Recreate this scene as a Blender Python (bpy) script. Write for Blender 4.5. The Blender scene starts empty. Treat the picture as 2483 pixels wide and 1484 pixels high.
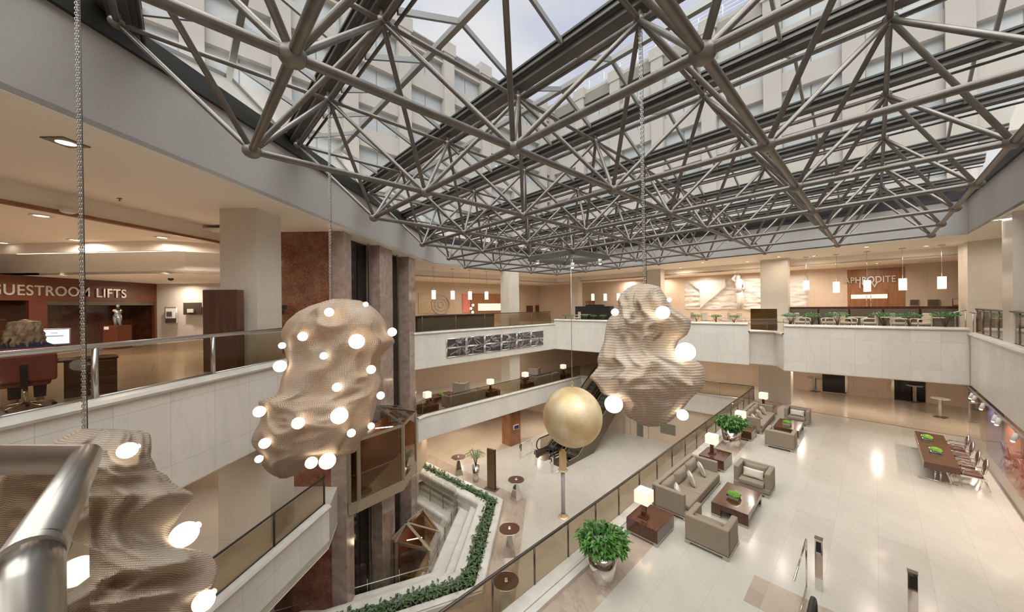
import bpy, math, random
from math import sin, cos, pi, radians, sqrt, atan2, hypot
from mathutils import Vector, Matrix
from mathutils.geometry import tessellate_polygon
random.seed(7)
C = bpy.context.scene.collection
sc = bpy.context.scene

# ------------------------------------------------------------------ camera
CZ = 11.0                       # eye height above the lowest lobby floor
FPX = 836.0                     # focal length in pixels of the 2483 x 1484 frame
ROLL = radians(0.6)
cam_d = bpy.data.cameras.new('camera'); cam = bpy.data.objects.new('camera', cam_d); C.objects.link(cam)
cam_d.sensor_fit = 'HORIZONTAL'; cam_d.sensor_width = 36.0; cam_d.lens = 36.0 * FPX / 2483.0
cam_d.clip_start = 0.05; cam_d.clip_end = 300
cam.location = (0, 0, CZ)
cam.rotation_euler = (Matrix.Rotation(radians(90), 3, 'X') @ Matrix.Rotation(-ROLL, 3, 'Z')).to_euler()
sc.camera = cam
sc.view_settings.view_transform = 'Standard'; sc.view_settings.look = 'None'
sc.view_settings.exposure = 0.08; sc.view_settings.gamma = 1.0
try: sc.view_settings.use_curve_mapping = False
except Exception: pass

# ------------------------------------------------------------------ world: pale bright sky with thin cloud
w = bpy.data.worlds.new('sky'); sc.world = w; w.use_nodes = True
nt = w.node_tree; nt.nodes.clear()
wo = nt.nodes.new('ShaderNodeOutputWorld'); bg = nt.nodes.new('ShaderNodeBackground')
tc = nt.nodes.new('ShaderNodeTexCoord'); mp = nt.nodes.new('ShaderNodeMapping'); mp.inputs['Scale'].default_value = (1.2, 1.2, 3.0)
ns = nt.nodes.new('ShaderNodeTexNoise'); ns.inputs['Scale'].default_value = 1.6; ns.inputs['Detail'].default_value = 7
cr = nt.nodes.new('ShaderNodeValToRGB'); cr.color_ramp.elements[0].position = .42; cr.color_ramp.elements[1].position = .62
cr.color_ramp.elements[0].color = (.50, .52, .70, 1); cr.color_ramp.elements[1].color = (.78, .76, .80, 1)
nt.links.new(tc.outputs['Generated'], mp.inputs[0]); nt.links.new(mp.outputs[0], ns.inputs['Vector'])
nt.links.new(ns.outputs[0], cr.inputs[0]); nt.links.new(cr.outputs[0], bg.inputs[0]); nt.links.new(bg.outputs[0], wo.inputs[0])
bg.inputs[1].default_value = 1.25
LS = 1.0                        # scale of the lamps in the building
# thin overcast: a very broad, soft sun over the glass roof
sun_d = bpy.data.lights.new('overcast_sun', 'SUN'); sun = bpy.data.objects.new('overcast_sun', sun_d); C.objects.link(sun)
sun_d.energy = 11.5; sun_d.angle = radians(95); sun_d.color = (1.0, .97, .93); sun.rotation_euler = (radians(30), 0, radians(-8))
WARM = (1.0, .865, .73); CREAM = (1.0, .90, .78)

# ------------------------------------------------------------------ measuring helpers (pixel of the photo -> point of the building)
_c, _s = cos(ROLL), sin(ROLL)
def lev(px, py):
    u, v = px - 1241.5, py - 742.0
    return u * _c - v * _s, u * _s + v * _c
def W(px, py, Z):               # the point at world height Z
    u, v = lev(px, py); d = -FPX * (Z - CZ) / v
    return (u * d / FPX, d)
def V(px, py, A, B):            # the point on the vertical plane through A and B
    u, v = lev(px, py); r = u / FPX
    dx, dy = B[0] - A[0], B[1] - A[1]
    t = (A[0] - r * A[1]) / (r * dy - dx)
    y = A[1] + t * dy
    return (A[0] + t * dx, y, CZ - v * y / FPX)
def D(px, py, d):               # the point at depth d
    u, v = lev(px, py)
    return (u * d / FPX, d, CZ - v * d / FPX)
YA, YB = .81168, .80824
GA = (sin(YA), cos(YA)); GB = (-cos(YB), sin(YB))        # the two directions of the building's grid
ANG = atan2(GA[1], GA[0])
def add(p, *k):                 # p + sum of (vector, factor)
    x, y = p[0], p[1]
    for v, f in k: x += v[0] * f; y += v[1] * f
    return (x, y)

# ------------------------------------------------------------------ mesh helpers
class M:
    def __init__(s): s.v = []; s.f = []; s.uv = {}; s.sm = set()
    def face(s, pts, uv=None, smooth=False):
        i = len(s.v); s.v += [tuple(p) for p in pts]; s.f.append(tuple(range(i, i + len(pts))))
        if uv: s.uv[len(s.f) - 1] = uv
        if smooth: s.sm.add(len(s.f) - 1)
        return s
    def add(s, vs, fs, smooth=False):
        i = len(s.v); s.v += [tuple(p) for p in vs]
        for f in fs:
            s.f.append(tuple(k + i for k in f))
            if smooth: s.sm.add(len(s.f) - 1)
        return s
    def hexa(s, b, t):          # 4 bottom points, 4 top points
        vs = list(b) + list(t)
        return s.add(vs, [(3, 2, 1, 0), (4, 5, 6, 7), (0, 1, 5, 4), (1, 2, 6, 5), (2, 3, 7, 6), (3, 0, 4, 7)])
    def box(s, x0, x1, y0, y1, z0, z1):
        return s.hexa([(x0, y0, z0), (x1, y0, z0), (x1, y1, z0), (x0, y1, z0)], [(x0, y0, z1), (x1, y0, z1), (x1, y1, z1), (x0, y1, z1)])
    def taper(s, x, y, z0, z1, a0, b0, a1, b1):
        return s.hexa([(x - a0, y - b0, z0), (x + a0, y - b0, z0), (x + a0, y + b0, z0), (x - a0, y + b0, z0)],
                      [(x - a1, y - b1, z1), (x + a1, y - b1, z1), (x + a1, y + b1, z1), (x - a1, y + b1, z1)])
    def prism(s, poly, z0, z1, holes=(), caps=(1, 1)):
        loops = [list(poly)] + [list(h) for h in holes]
        flat = [p for l in loops for p in l]
        tris = tessellate_polygon([[Vector((p[0], p[1], 0)) for p in l] for l in loops])
        n = len(flat)
        for z, up, on in ((z0, False, caps[0]), (z1, True, caps[1])):
            if not on: continue
            fs = []
            for t in tris:
                a, b, c = [flat[k] for k in t]
                ccw = (b[0] - a[0]) * (c[1] - a[1]) - (b[1] - a[1]) * (c[0] - a[0]) > 0
                fs.append(tuple(t) if ccw == up else tuple(reversed(t)))
            s.add([(p[0], p[1], z) for p in flat], fs)
        for li, l in enumerate(loops):
            ar = sum(l[i][0] * l[(i + 1) % len(l)][1] - l[(i + 1) % len(l)][0] * l[i][1] for i in range(len(l)))
            seq = l if (ar > 0) == (li == 0) else list(reversed(l))
            u = 0
            for i in range(len(seq)):
                a, b = seq[i], seq[(i + 1) % len(seq)]; L = hypot(b[0] - a[0], b[1] - a[1])
                s.face([(a[0], a[1], z0), (b[0], b[1], z0), (b[0], b[1], z1), (a[0], a[1], z1)], [(u, z0), (u + L, z0), (u + L, z1), (u, z1)]); u += L
        return s
    def wall(s, pts, z0, z1, t=.2, closed=False):      # wall slab following a polyline, thickness to the left of travel
        n = len(pts); L = []; R = []
        for i, p in enumerate(pts):
            dirs = []
            if i > 0 or closed: a = pts[i - 1]; dirs.append((p[0] - a[0], p[1] - a[1]))
            if i < n - 1 or closed: a = pts[(i + 1) % n]; dirs.append((a[0] - p[0], a[1] - p[1]))
            nx = ny = 0; un = []
            for d in dirs:
                l = hypot(*d) or 1; un.append((-d[1] / l, d[0] / l))
            nx = sum(q[0] for q in un) / len(un); ny = sum(q[1] for q in un) / len(un)
            l2 = nx * nx + ny * ny or 1
            L.append((p[0] + nx / l2 * t, p[1] + ny / l2 * t))
        if t < 0: pts, L = L, list(pts)
        u = 0
        for i in range(n if closed else n - 1):
            j = (i + 1) % n
            a, b, c, d = pts[i], pts[j], L[j], L[i]; l = hypot(b[0] - a[0], b[1] - a[1])
            uv = [(u, z0), (u + l, z0), (u + l, z1), (u, z1)]
            s.face([(*a, z0), (*b, z0), (*b, z1), (*a, z1)], uv)
            s.face([(*c, z0), (*d, z0), (*d, z1), (*c, z1)], [uv[1], uv[0], uv[3], uv[2]])
            s.face([(*a, z1), (*b, z1), (*c, z1), (*d, z1)], uv); s.face([(*b, z0), (*a, z0), (*d, z0), (*c, z0)], uv)
            if not closed and i == 0: s.face([(*d, z0), (*a, z0), (*a, z1), (*d, z1)], [(0, z0), (abs(t), z0), (abs(t), z1), (0, z1)])
            if not closed and i == n - 2: s.face([(*b, z0), (*c, z0), (*c, z1), (*b, z1)], [(0, z0), (abs(t), z0), (abs(t), z1), (0, z1)])
            u += l
        return s
    def tube(s, p, q, r, n=10, r2=None, caps=True):
        p, q = Vector(p), Vector(q); d = (q - p)
        if d.length < 1e-6: return s
        d.normalize(); a = d.orthogonal().normalized(); b = d.cross(a); r2 = r if r2 is None else r2
        vs = [p + (a * cos(2 * pi * k / n) + b * sin(2 * pi * k / n)) * r for k in range(n)] + [q + (a * cos(2 * pi * k / n) + b * sin(2 * pi * k / n)) * r2 for k in range(n)]
        s.add(vs, [(k, (k + 1) % n, n + (k + 1) % n, n + k) for k in range(n)], True)
        if caps: s.add([], []); i = len(s.v) - 2 * n; s.f.append(tuple(i + k for k in reversed(range(n)))); s.f.append(tuple(i + n + k for k in range(n)))
        return s
    def path(s, pts, r, n=8, closed=False):
        pts = [Vector(p) for p in pts]; m = len(pts); rings = []
        ref = None
        for i, p in enumerate(pts):
            if closed: d = pts[(i + 1) % m] - pts[i - 1]
            else: d = pts[min(i + 1, m - 1)] - pts[max(i - 1, 0)]
            d.normalize()
            if ref is None: ref = d.orthogonal().normalized()
            a = (ref - d * ref.dot(d))
            a = a.normalized() if a.length > 1e-5 else d.orthogonal().normalized()
            ref = a; b = d.cross(a)
            k2 = 1.0
            if 0 < i < m - 1 and not closed:
                e = (pts[i] - pts[i - 1]).normalized(); c0 = e.dot(d); k2 = 1 / max(c0, .5)
            rr = r[i] if isinstance(r, (list, tuple)) else r
            mid = None
            if k2 > 1.001:
                e1 = (pts[i] - pts[i - 1]).normalized(); e2 = (pts[i + 1] - pts[i]).normalized(); mid = (e2 - e1).normalized()
            ring = []
            for k in range(n):
                o = (a * cos(2 * pi * k / n) + b * sin(2 * pi * k / n)) * rr
                if mid is not None: o = o + mid * (o.dot(mid) * (k2 - 1))
                ring.append(p + o)
            rings.append(ring)
        i0 = len(s.v); vs = [q for rg in rings for q in rg]; fs = []
        for i in range(m if closed else m - 1):
            j = (i + 1) % m
            for k in range(n): fs.append((i * n + k, i * n + (k + 1) % n, j * n + (k + 1) % n, j * n + k))
        s.add(vs, fs, True)
        if not closed: s.f.append(tuple(i0 + k for k in reversed(range(n)))); s.f.append(tuple(i0 + (m - 1) * n + k for k in range(n)))
        return s
    def ell(s, c, rx, ry, rz, n=14, m=8):
        vs = [(c[0], c[1], c[2] - rz)]
        for j in range(1, m):
            t = -pi / 2 + pi * j / m
            for k in range(n): a = 2 * pi * k / n; vs.append((c[0] + rx * cos(t) * cos(a), c[1] + ry * cos(t) * sin(a), c[2] + rz * sin(t)))
        vs.append((c[0], c[1], c[2] + rz)); fs = []; T = len(vs) - 1
        for k in range(n):
            k2 = (k + 1) % n; fs.append((0, 1 + k2, 1 + k)); fs.append((T, 1 + (m - 2) * n + k, 1 + (m - 2) * n + k2))
            for j in range(m - 2): a = 1 + j * n; fs.append((a + k, a + k2, a + n + k2, a + n + k))
        return s.add(vs, fs, True)
    def lathe(s, c, prof, n=24, smooth=True):          # prof [(r, z)], top/bottom closed when r=0
        vs = []; m = len(prof)
        for r, z in prof:
            for k in range(n): a = 2 * pi * k / n; vs.append((c[0] + r * cos(a), c[1] + r * sin(a), c[2] + z))
        fs = [(j * n + k, j * n + (k + 1) % n, (j + 1) * n + (k + 1) % n, (j + 1) * n + k) for j in range(m - 1) for k in range(n)]
        return s.add(vs, fs, smooth)
    def xf(s, mat):
        s.v = [tuple(mat @ Vector(p)) for p in s.v]; return s

def build(name, m, mt, parent=None, bev=0, seg=2, label=None, smooth=False, sub=0):
    me = bpy.data.meshes.new(name); me.from_pydata(m.v, [], m.f)
    if m.uv:
        ul = me.uv_layers.new(name='UVMap'); li = 0
        data = [0.0] * (2 * len(me.loops))
        for fi, f in enumerate(m.f):
            uv = m.uv.get(fi)
            for k in range(len(f)):
                if uv: data[2 * li] = uv[k][0]; data[2 * li + 1] = uv[k][1]
                li += 1
        ul.data.foreach_set('uv', data)
    if smooth: me.polygons.foreach_set('use_smooth', [True] * len(me.polygons))
    elif m.sm: me.polygons.foreach_set('use_smooth', [i in m.sm for i in range(len(m.f))])
    if mt is not None: me.materials.append(mt)
    me.update(); o = bpy.data.objects.new(name, me); C.objects.link(o)
    if parent is not None: o.parent = parent
    if bev:
        b = o.modifiers.new('bevel', 'BEVEL'); b.width = bev; b.segments = seg; b.limit_method = 'ANGLE'; b.angle_limit = radians(40)
        if seg > 1: b.harden_normals = False
    if sub:
        b = o.modifiers.new('sub', 'SUBSURF'); b.levels = sub; b.render_levels = sub
    if label: o['label'] = label
    return o
def tag(o, label, cat, group=None, kind=None):
    o['label'] = label; o['category'] = cat
    if group: o['group'] = group
    if kind: o['kind'] = kind
    return o
def thing(name, loc=(0, 0, 0), rz=0, label='', cat='', group=None, kind=None):
    o = bpy.data.objects.new(name, None); C.objects.link(o); o.empty_display_size = .1
    o.location = loc; o.rotation_euler = (0, 0, rz)
    return tag(o, label, cat, group, kind)
def struct(name, m, mt, parent=None, label=None, **k):
    o = build(name, m, mt, parent, **k)
    if parent is None: o['kind'] = 'structure'
    if label: o['label'] = label
    return o
def dup(root, loc, rz=None, label=None, group=None, scale=None):
    r = root.copy(); C.objects.link(r); r.location = loc
    if rz is not None: r.rotation_euler = (0, 0, rz)
    if label: r['label'] = label
    if group: r['group'] = group
    if scale: r.scale = (scale, scale, scale)
    for ch in list(root.children):
        c = ch.copy(); C.objects.link(c); c.parent = r
        for g in list(ch.children):
            d = g.copy(); C.objects.link(d); d.parent = c
    return r

# ------------------------------------------------------------------ materials
def mat(name, col, rough=.5, metal=0, emit=None, es=0, coat=0, spec=.5, alpha=None, trans=0):
    m = bpy.data.materials.new(name); m.use_nodes = True; b = m.node_tree.nodes['Principled BSDF']
    b.inputs['Base Color'].default_value = (*col, 1); b.inputs['Roughness'].default_value = rough; b.inputs['Metallic'].default_value = metal
    b.inputs['Specular IOR Level'].default_value = spec
    if coat: b.inputs['Coat Weight'].default_value = coat; b.inputs['Coat Roughness'].default_value = .08
    if emit: b.inputs['Emission Color'].default_value = (*emit, 1); b.inputs['Emission Strength'].default_value = es
    if trans: b.inputs['Transmission Weight'].default_value = trans
    return m
def N(m, t, **kw):
    n = m.node_tree.nodes.new(t)
    for k, v in kw.items():
        if k in n.inputs: n.inputs[k].default_value = v
        else: setattr(n, k, v)
    return n
def L(m, a, b): m.node_tree.links.new(a, b)
def coords(m, src='Object', scale=(1, 1, 1), rot=(0, 0, 0)):
    t = N(m, 'ShaderNodeTexCoord'); p = N(m, 'ShaderNodeMapping'); p.inputs['Scale'].default_value = scale; p.inputs['Rotation'].default_value = rot
    L(m, t.outputs[src], p.inputs[0]); return p.outputs[0]
def ramp(m, fac, stops):
    r = N(m, 'ShaderNodeValToRGB'); e = r.color_ramp.elements
    while len(e) < len(stops): e.new(.5)
    for k, (p, c) in enumerate(stops): e[k].position = p; e[k].color = (*c, 1)
    L(m, fac, r.inputs[0]); return r.outputs[0]
def mix(m, f, a, b, mode='MIX'):
    x = N(m, 'ShaderNodeMix', data_type='RGBA', blend_type=mode)
    for i, val in ((0, f), (6, a), (7, b)):
        if isinstance(val, (int, float)): x.inputs[i].default_value = val
        elif isinstance(val, tuple): x.inputs[i].default_value = (*val, 1)
        else: L(m, val, x.inputs[i])
    return x.outputs[2]
def BS(m): return m.node_tree.nodes['Principled BSDF']
def noisy(name, c1, c2, scale=3, rough=.5, bump=0, detail=5, src='Object', stretch=(1, 1, 1), lo=.35, hi=.65, metal=0, coat=0, **k):
    m = mat(name, c1, rough, metal, coat=coat, **k); v = coords(m, src, stretch)
    n = N(m, 'ShaderNodeTexNoise', Scale=scale, Detail=detail); L(m, v, n.inputs['Vector'])
    L(m, ramp(m, n.outputs[0], [(lo, c1), (hi, c2)]), BS(m).inputs['Base Color'])
    if bump:
        b = N(m, 'ShaderNodeBump', Strength=bump, Distance=.02); L(m, n.outputs[0], b.inputs['Height']); L(m, b.outputs[0], BS(m).inputs['Normal'])
    return m
def tiles(name, c1, c2, joint, bw, bh, rough, src='Object', rot=0, coat=0, vein=None, off=.5, mort=.008, bias=0.0):
    m = mat(name, c1, rough, coat=coat); v = coords(m, src, (1, 1, 1), (0, 0, rot))
    b = N(m, 'ShaderNodeTexBrick', Scale=1.0); b.offset = off
    b.inputs['Color1'].default_value = (*c1, 1); b.inputs['Color2'].default_value = (*c2, 1); b.inputs['Mortar'].default_value = (*joint, 1)
    b.inputs['Mortar Size'].default_value = mort; b.inputs['Mortar Smooth'].default_value = .1; b.inputs['Brick Width'].default_value = bw; b.inputs['Row Height'].default_value = bh; b.inputs['Bias'].default_value = bias
    L(m, v, b.inputs['Vector']); out = b.outputs[0]
    n = N(m, 'ShaderNodeTexNoise', Scale=1.1, Detail=8, Distortion=.8); n.inputs['Roughness'].default_value = .6
    sv = coords(m, src, (1, .3, 1) if src == 'Object' else (1, .3, 1), (0, 0, rot + .3)); L(m, sv, n.inputs['Vector'])
    f = ramp(m, n.outputs[0], [(.47, (0, 0, 0)), (.5, (1, 1, 1)), (.53, (0, 0, 0))])
    if vein:
        x = N(m, 'ShaderNodeMath', operation='MULTIPLY'); L(m, f, x.inputs[0]); x.inputs[1].default_value = vein[1]
        out = mix(m, x.outputs[0], out, vein[0])
    n2 = N(m, 'ShaderNodeTexNoise', Scale=.7, Detail=4); L(m, sv, n2.inputs['Vector'])
    out = mix(m, .5, out, ramp(m, n2.outputs[0], [(.3, (.80, .80, .80)), (.7, (1, 1, 1))]), 'MULTIPLY')
    L(m, out, BS(m).inputs['Base Color']); return m
def wood(name, c1, c2, rough=.25, scale=(1, 1, 12), coat=.5, src='Object', joints=None):
    m = mat(name, c1, rough, coat=coat); v = coords(m, src, scale)
    n = N(m, 'ShaderNodeTexNoise', Scale=2.2, Detail=8, Distortion=.4); L(m, v, n.inputs['Vector'])
    out = ramp(m, n.outputs[0], [(.35, c1), (.65, c2)])
    if joints:
        b = N(m, 'ShaderNodeTexBrick', Scale=1.0); b.offset = 0; b.inputs['Brick Width'].default_value = joints[0]; b.inputs['Row Height'].default_value = joints[1]
        b.inputs['Mortar Size'].default_value = .006
        b.inputs['Color1'].default_value = (1, 1, 1, 1); b.inputs['Color2'].default_value = (.86, .86, .86, 1); b.inputs['Mortar'].default_value = (.35, .3, .28, 1)
        L(m, coords(m, src), b.inputs['Vector']); out = mix(m, 1.0, out, b.outputs[0], 'MULTIPLY')
    L(m, out, BS(m).inputs['Base Color']); return m
def glass(name, tint, refl=.06, gloss_rough=.02, haze=0.0, gloss=.9, hazecol=(.6, .6, .6)):
    m = bpy.data.materials.new(name); m.use_nodes = True; nt = m.node_tree; nt.nodes.clear()
    o = nt.nodes.new('ShaderNodeOutputMaterial'); t = nt.nodes.new('ShaderNodeBsdfTransparent'); t.inputs[0].default_value = (*tint, 1)
    g = nt.nodes.new('ShaderNodeBsdfGlossy'); g.inputs['Roughness'].default_value = gloss_rough; g.inputs[0].default_value = (1, 1, 1, 1)
    fr = nt.nodes.new('ShaderNodeLayerWeight'); fr.inputs[0].default_value = .5
    pw = nt.nodes.new('ShaderNodeMath'); pw.operation = 'POWER'; pw.inputs[1].default_value = 5; nt.links.new(fr.outputs['Facing'], pw.inputs[0])
    ad = nt.nodes.new('ShaderNodeMath'); ad.operation = 'MULTIPLY_ADD'; ad.inputs[1].default_value = gloss; ad.inputs[2].default_value = refl; ad.use_clamp = True
    nt.links.new(pw.outputs[0], ad.inputs[0])
    mx = nt.nodes.new('ShaderNodeMixShader'); nt.links.new(ad.outputs[0], mx.inputs[0]); nt.links.new(t.outputs[0], mx.inputs[1]); nt.links.new(g.outputs[0], mx.inputs[2])
    out = mx.outputs[0]
    if haze:
        d = nt.nodes.new('ShaderNodeBsdfDiffuse'); d.inputs[0].default_value = (*hazecol, 1)
        m2 = nt.nodes.new('ShaderNodeMixShader'); m2.inputs[0].default_value = haze; nt.links.new(out, m2.inputs[1]); nt.links.new(d.outputs[0], m2.inputs[2]); out = m2.outputs[0]
    nt.links.new(out, o.inputs[0]); return m

T = {}
T['marble_floor'] = tiles('cream_marble_floor', (.57, .525, .46), (.455, .41, .35), (.42, .375, .32), 1.8, .9, .16, rot=-ANG, vein=((.46, .39, .32), .22), off=.5, mort=.003, bias=-.6)
T['brown_floor'] = tiles('brown_marble_floor', (.54, .455, .36), (.50, .42, .33), (.38, .28, .20), 1.4, 1.4, .14, rot=-ANG, vein=((.60, .48, .36), .2), mort=.004)
T['vein_floor'] = tiles('veined_marble_border', (.50, .40, .32), (.42, .33, .26), (.36, .3, .25), 1.2, .6, .16, rot=-ANG, vein=((.30, .22, .16), .45), mort=.004)
T['panel'] = tiles('white_marble_cladding', (.80, .755, .70), (.75, .705, .65), (.55, .52, .48), .95, 1.3, .42, src='UV', vein=((.55, .51, .46), .2), off=0, mort=.005, bias=.0)
T['cap'] = noisy('white_marble_coping', (.70, .66, .61), (.60, .56, .51), 2, .3)
T['wallstone'] = tiles('beige_stone_wall', (.68, .55, .42), (.62, .50, .375), (.50, .37, .25), 1.5, 1.0, .45, src='UV', vein=((.66, .5, .36), .2), off=.5, mort=.006)
T['column'] = tiles('pale_marble_column', (.73, .67, .58), (.69, .63, .54), (.58, .52, .44), 3, 2.2, .25, src='UV', vein=((.6, .54, .46), .15), off=0, mort=.005)
T['paint'] = noisy('off_white_plaster', (.66, .60, .53), (.64, .58, .51), 30, .8, .05)
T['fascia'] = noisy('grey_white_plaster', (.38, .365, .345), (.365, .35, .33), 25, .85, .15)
T['ceil'] = mat('cream_ceiling_paint', (.86, .78, .685), .8)
T['ceil2'] = mat('warm_ceiling_paint', (.86, .75, .63), .8)
T['red'] = noisy('red_brown_marble', (.185, .052, .026), (.27, .115, .068), 2.0, .10, lo=.35, hi=.62, detail=9)
m = T['red']; n = N(m, 'ShaderNodeTexNoise', Scale=9, Detail=8, Distortion=2.2); L(m, coords(m), n.inputs['Vector'])
old = BS(m).inputs['Base Color'].links[0].from_socket
L(m, mix(m, ramp(m, n.outputs[0], [(.565, (0, 0, 0)), (.59, (.55, .55, .55)), (.62, (0, 0, 0))]), old, (.62, .50, .42)), BS(m).inputs['Base Color'])
T['pil'] = noisy('grey_pink_marble', (.30, .20, .165), (.42, .33, .28), 3.5, .12, lo=.3, hi=.7, detail=9)
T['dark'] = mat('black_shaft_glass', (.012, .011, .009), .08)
T['darkwood'] = wood('dark_wenge_wood', (.055, .020, .011), (.10, .034, .017), .16, (1.5, 14, 1.5))
T['darkwoodv'] = wood('dark_wood_panel', (.07, .024, .014), (.115, .04, .022), .3, (6, 6, .6), coat=.2)
T['signwood'] = wood('red_brown_wood_panel', (.115, .034, .017), (.16, .05, .026), .35, (1, 1, 9), coat=.2)
T['doorwood'] = wood('orange_brown_wood', (.27, .11, .045), (.34, .15, .065), .35, (5, 5, .5), coat=.2, joints=None)
T['woodcol'] = wood('brown_wood_cladding', (.24, .095, .04), (.33, .145, .065), .3, (1, .6, 1), coat=.3, src='UV', joints=(1.2, .95))
T['steel'] = mat('brushed_steel', (.52, .50, .47), .28, 1.0)
T['nearsteel'] = noisy('worn_brushed_steel', (.36, .335, .305), (.42, .39, .355), 3, .33, metal=1.0, stretch=(1, 1, 1))
T['dullsteel'] = mat('bronze_steel_handrail', (.19, .165, .14), .33, 1.0)
T['chrome'] = mat('polished_chrome', (.80, .78, .75), .08, 1.0)
T['frame'] = noisy('grey_painted_steel_tube', (.14, .125, .11), (.18, .16, .14), 4, .36, metal=.55)
T['node'] = mat('grey_painted_steel_node', (.19, .175, .155), .4, .45)
T['gutter'] = noisy('grey_metal_gutter', (.10, .095, .085), (.13, .123, .11), 2, .42, metal=.3)
T['bar'] = mat('grey_glazing_bar', (.22, .22, .215), .4, .4)
T['curb'] = mat('dark_metal_curb', (.02, .02, .018), .5)
T['roofglass'] = glass('skylight_glass', (.86, .90, .88), .01, .02, haze=.17, gloss=.2, hazecol=(.80, .82, .80))
T['balglass'] = glass('bronze_tinted_glass', (.74, .685, .60), .015)
T['clearglass'] = glass('clear_glass', (.88, .88, .84), .02)
T['cabglass'] = glass('brown_lift_glass', (.74, .64, .50), .04)
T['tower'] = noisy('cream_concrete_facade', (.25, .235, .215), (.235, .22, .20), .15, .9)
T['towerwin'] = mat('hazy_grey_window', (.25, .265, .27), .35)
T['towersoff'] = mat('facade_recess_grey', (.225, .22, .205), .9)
T['sofa'] = noisy('taupe_linen', (.27, .215, .16), (.30, .24, .18), 90, .9, .12)
T['sofagrey'] = noisy('grey_linen', (.30, .275, .24), (.33, .30, .265), 90, .9, .12)
T['cush'] = noisy('cream_cushion_linen', (.70, .63, .54), (.66, .59, .50), 60, .9, .1)
T['piping'] = mat('dark_cushion_piping', (.10, .08, .06), .8)
T['leaf'] = noisy('glossy_green_leaf', (.03, .11, .012), (.085, .23, .03), 5, .32)
T['leafd'] = noisy('dark_green_leaf', (.05, .10, .035), (.10, .17, .065), 5, .45)
T['bonleaf'] = noisy('bonsai_green_leaf', (.045, .16, .05), (.11, .30, .10), 7, .45)
T['moss'] = noisy('bright_moss_green', (.10, .27, .02), (.20, .42, .05), 40, .7, .8)
T['soil'] = mat('dark_soil', (.03, .02, .012), .9)
T['trunk'] = mat('brown_twig', (.12, .07, .04), .8)
T['shade'] = mat('lit_white_lampshade', (.9, .82, .7), .6, emit=(1, .84, .62), es=.62)
T['globe'] = mat('lit_opal_glass_globe', (1, .95, .85), .3, emit=(1, .88, .68), es=3.2)
T['bulb'] = mat('bright_bulb', (1, 1, 1), .3, emit=(1, .9, .72), es=9)
T['down'] = mat('downlight_lens', (1, 1, 1), .3, emit=(1, .88, .7), es=7)
T['pend'] = mat('lit_pendant_shade', (1, .95, .85), .4, emit=(1, .87, .70), es=1.5)
T['cove'] = mat('lit_cove_strip', (1, 1, .9), .5, emit=(1.0, .93, .70), es=1.6)
T['gold'] = noisy('gold_leaf', (.60, .42, .20), (.80, .67, .46), .9, .46, metal=.4, lo=.34, hi=.62, detail=7)
T['candle'] = noisy('amber_glass_candle', (.62, .40, .17), (.80, .60, .33), 2, .3, stretch=(2, 2, .4))
T['black'] = mat('black_matt', (.012, .011, .01), .5)
T['blackrub'] = mat('black_rubber', (.025, .023, .02), .45)
T['bronze'] = mat('bronze_panel', (.16, .13, .095), .35, .6)
T['lightbronze'] = mat('light_bronze_panel', (.38, .31, .22), .4, .5)
T['white'] = mat('white_matt', (.75, .73, .70), .7)
T['paper'] = mat('white_card', (.85, .84, .82), .6)
T['plaster'] = noisy('white_relief_plaster', (.66, .61, .57), (.62, .57, .53), 6, .75, .1)
T['banq'] = noisy('grey_brown_banquette', (.12, .10, .08), (.14, .12, .095), 60, .85, .1)
T['chaircream'] = mat('cream_chair_leather', (.55, .48, .38), .5)
T['letter'] = mat('brushed_steel_letters', (.72, .68, .60), .3, .6)
T['screen'] = mat('lit_monitor_screen', (.5, .5, .5), .3, emit=(.80, .90, .88), es=1.0)
T['purple'] = noisy('purple_mosaic', (.20, .16, .48), (.36, .30, .66), 60, .3, emit=None)
T['redart'] = noisy('red_painted_panel', (.62, .16, .11), (.80, .30, .22), 14, .35)
T['skin'] = mat('skin', (.55, .33, .23), .5)
T['hair'] = noisy('brown_wavy_hair', (.16, .09, .045), (.36, .24, .14), 14, .45, .8, stretch=(1, 1, .35))
T['blue'] = mat('navy_blazer', (.02, .028, .055), .8)
T['burg'] = noisy('burgundy_chair_fabric', (.20, .045, .04), (.24, .06, .05), 80, .85, .1)
T['frost'] = mat('pale_frosted_panel', (.62, .50, .38), .25)
T['olive'] = mat('olive_grey_glossy_panel', (.20, .185, .13), .2)
T['lapis'] = mat('small_blue_screen', (.03, .04, .10), .3)
# ------------------------------------------------------------------ levels
ZA, ZAF = 9.3, 9.45             # floor of the top level (left wing / far wing)
ZB, ZC, ZD = 4.3, 0.0, -5.2     # lounge level, escalator level, pit
CA, CIN = CZ + 2.87, CZ + 2.4   # ceilings of the top level
BA = 7.25                       # underside of the top gallery
LA, RA = CZ - 1.62, CZ - .58    # coping and handrail of the top gallery
LAF = CZ - 1.27                 # top of the far planter parapet
LB, RB, BB = 4.4, 5.38, 3.0     # coping, handrail, underside of the lounge gallery

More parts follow.
